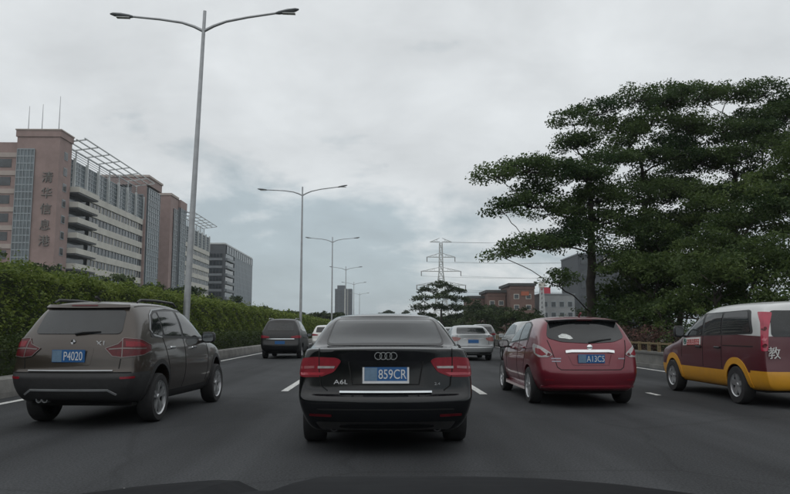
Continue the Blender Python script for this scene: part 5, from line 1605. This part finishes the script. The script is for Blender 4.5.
for i, (x, y, h, r, lab) in enumerate(((15.6, 112, 5.4, 3.2, 'bushy green tree just right of the small umbrella tree'),
                                       (13.2, 90, 4.6, 2.2, 'rounded green tree above the grey SUV'),
                                       (16.8, 92, 4.2, 2.4, 'leafy yellowish green tree in front of the brick buildings'),
                                       (12.5, 150, 4.2, 3.2, 'low green tree behind the small umbrella tree'),
                                       (16.5, 175, 5.0, 3.6, 'far green tree in front of the lowest brick building'),
                                       (13.0, 62, 3.0, 1.7, 'low leafy tree by the wall left of the red hatchback roof'),
                                       (21.0, 96, 3.2, 2.6, 'green tree in front of the tallest brick building'),
                                       (14.6, 50, 2.9, 1.8, 'low green tree behind the red hatchback'),
                                       (-14.5, 170, 5.8, 3.0, 'small round tree left of the road behind the black SUV'),
                                       (-15.0, 200, 6.6, 3.6, 'dark round tree left of the road beside the second lamp'),
                                       (-12.8, 235, 6.4, 3.4, 'far round tree left of the road under the third lamp'),
                                       (-22, 190, 6.4, 3.6, 'round dark tree left of the black SUV roof'),
                                       (6.0, 432, 13.2, 5.5, 'far dark tree seen over the black sedan roof'),
                                       (14.0, 436, 12.4, 5.0, 'far tree right of the one over the black sedan roof'),
                                       (-2.5, 440, 11.4, 4.5, 'far low tree hidden by the black sedan roof'))):
    lf = 0.003 * y + 0.03
    make_tree('roadside_tree', lab, (x, y, 0), [(x, y, -0.05), (x, y, h * 0.3), (x, y, h * 0.55)],
              round_pads(x, y, h * 0.2, h, r, 16, r * 0.45, r * 0.18), min(lf, 0.9), 22, L_far, 0.18, 'trees in the distance', 16, r * 0.11 + 0.05, twigs=False)

# row of trees between the far carriageway and the offices
ORD = 'nearest second third fourth fifth sixth seventh eighth ninth tenth eleventh twelfth thirteenth fourteenth fifteenth sixteenth farthest'.split()
for i in range(17):
    y = 44 + i * 8.2
    x = -30 + rng.uniform(-2, 2)
    h = 6.9 + rng.uniform(-0.7, 0.9)
    make_tree('verge_tree', '%s dark tree in the row between the tall hedge and the office blocks' % ORD[i], (x, y, 0), [(x, y, -0.05), (x, y, h * 0.3), (x, y, h * 0.6)],
              round_pads(x, y, h * 0.3, h, 3.3, 16, 1.5, 0.55), 0.27 + 0.002 * y, 20, L_far, 0.16, 'trees in front of the offices', 14, 0.42, twigs=False)

# far wood that closes the horizon
kk = 9000
ang = rng.uniform(-1.0, 1.0, kk); rr_ = rng.uniform(560, 640, kk)
xx, yy = rr_ * np.sin(ang), rr_ * np.cos(ang)
zz = rng.random(kk) * (7 + 3 * np.sin(ang * 40) + 2 * np.sin(ang * 97 + 1))
tag(leaves('far_wood', np.c_[xx, yy, zz], rng.uniform(2, 4.5, kk), L_far), 'hazy far wood along the horizon', 'wood', None, 'stuff')

# ================================================================== thin humid haze
hz = MB().box(-2600, 2600, -250, 5100, -1.2, 66).build('haze', None)
tag(hz, 'thin pale humid haze over the whole road', 'haze', None, 'stuff')
hm = bpy.data.materials.new('haze_air'); hm.use_nodes = True
t = hm.node_tree; t.nodes.clear()
v = N(t, 'ShaderNodeVolumePrincipled', ins={'Color': (0.86, 0.92, 0.97, 1), 'Density': 0.0002, 'Anisotropy': 0.2})
o = N(t, 'ShaderNodeOutputMaterial'); t.links.new(v.outputs[0], o.inputs['Volume'])
hz.data.materials.append(hm)
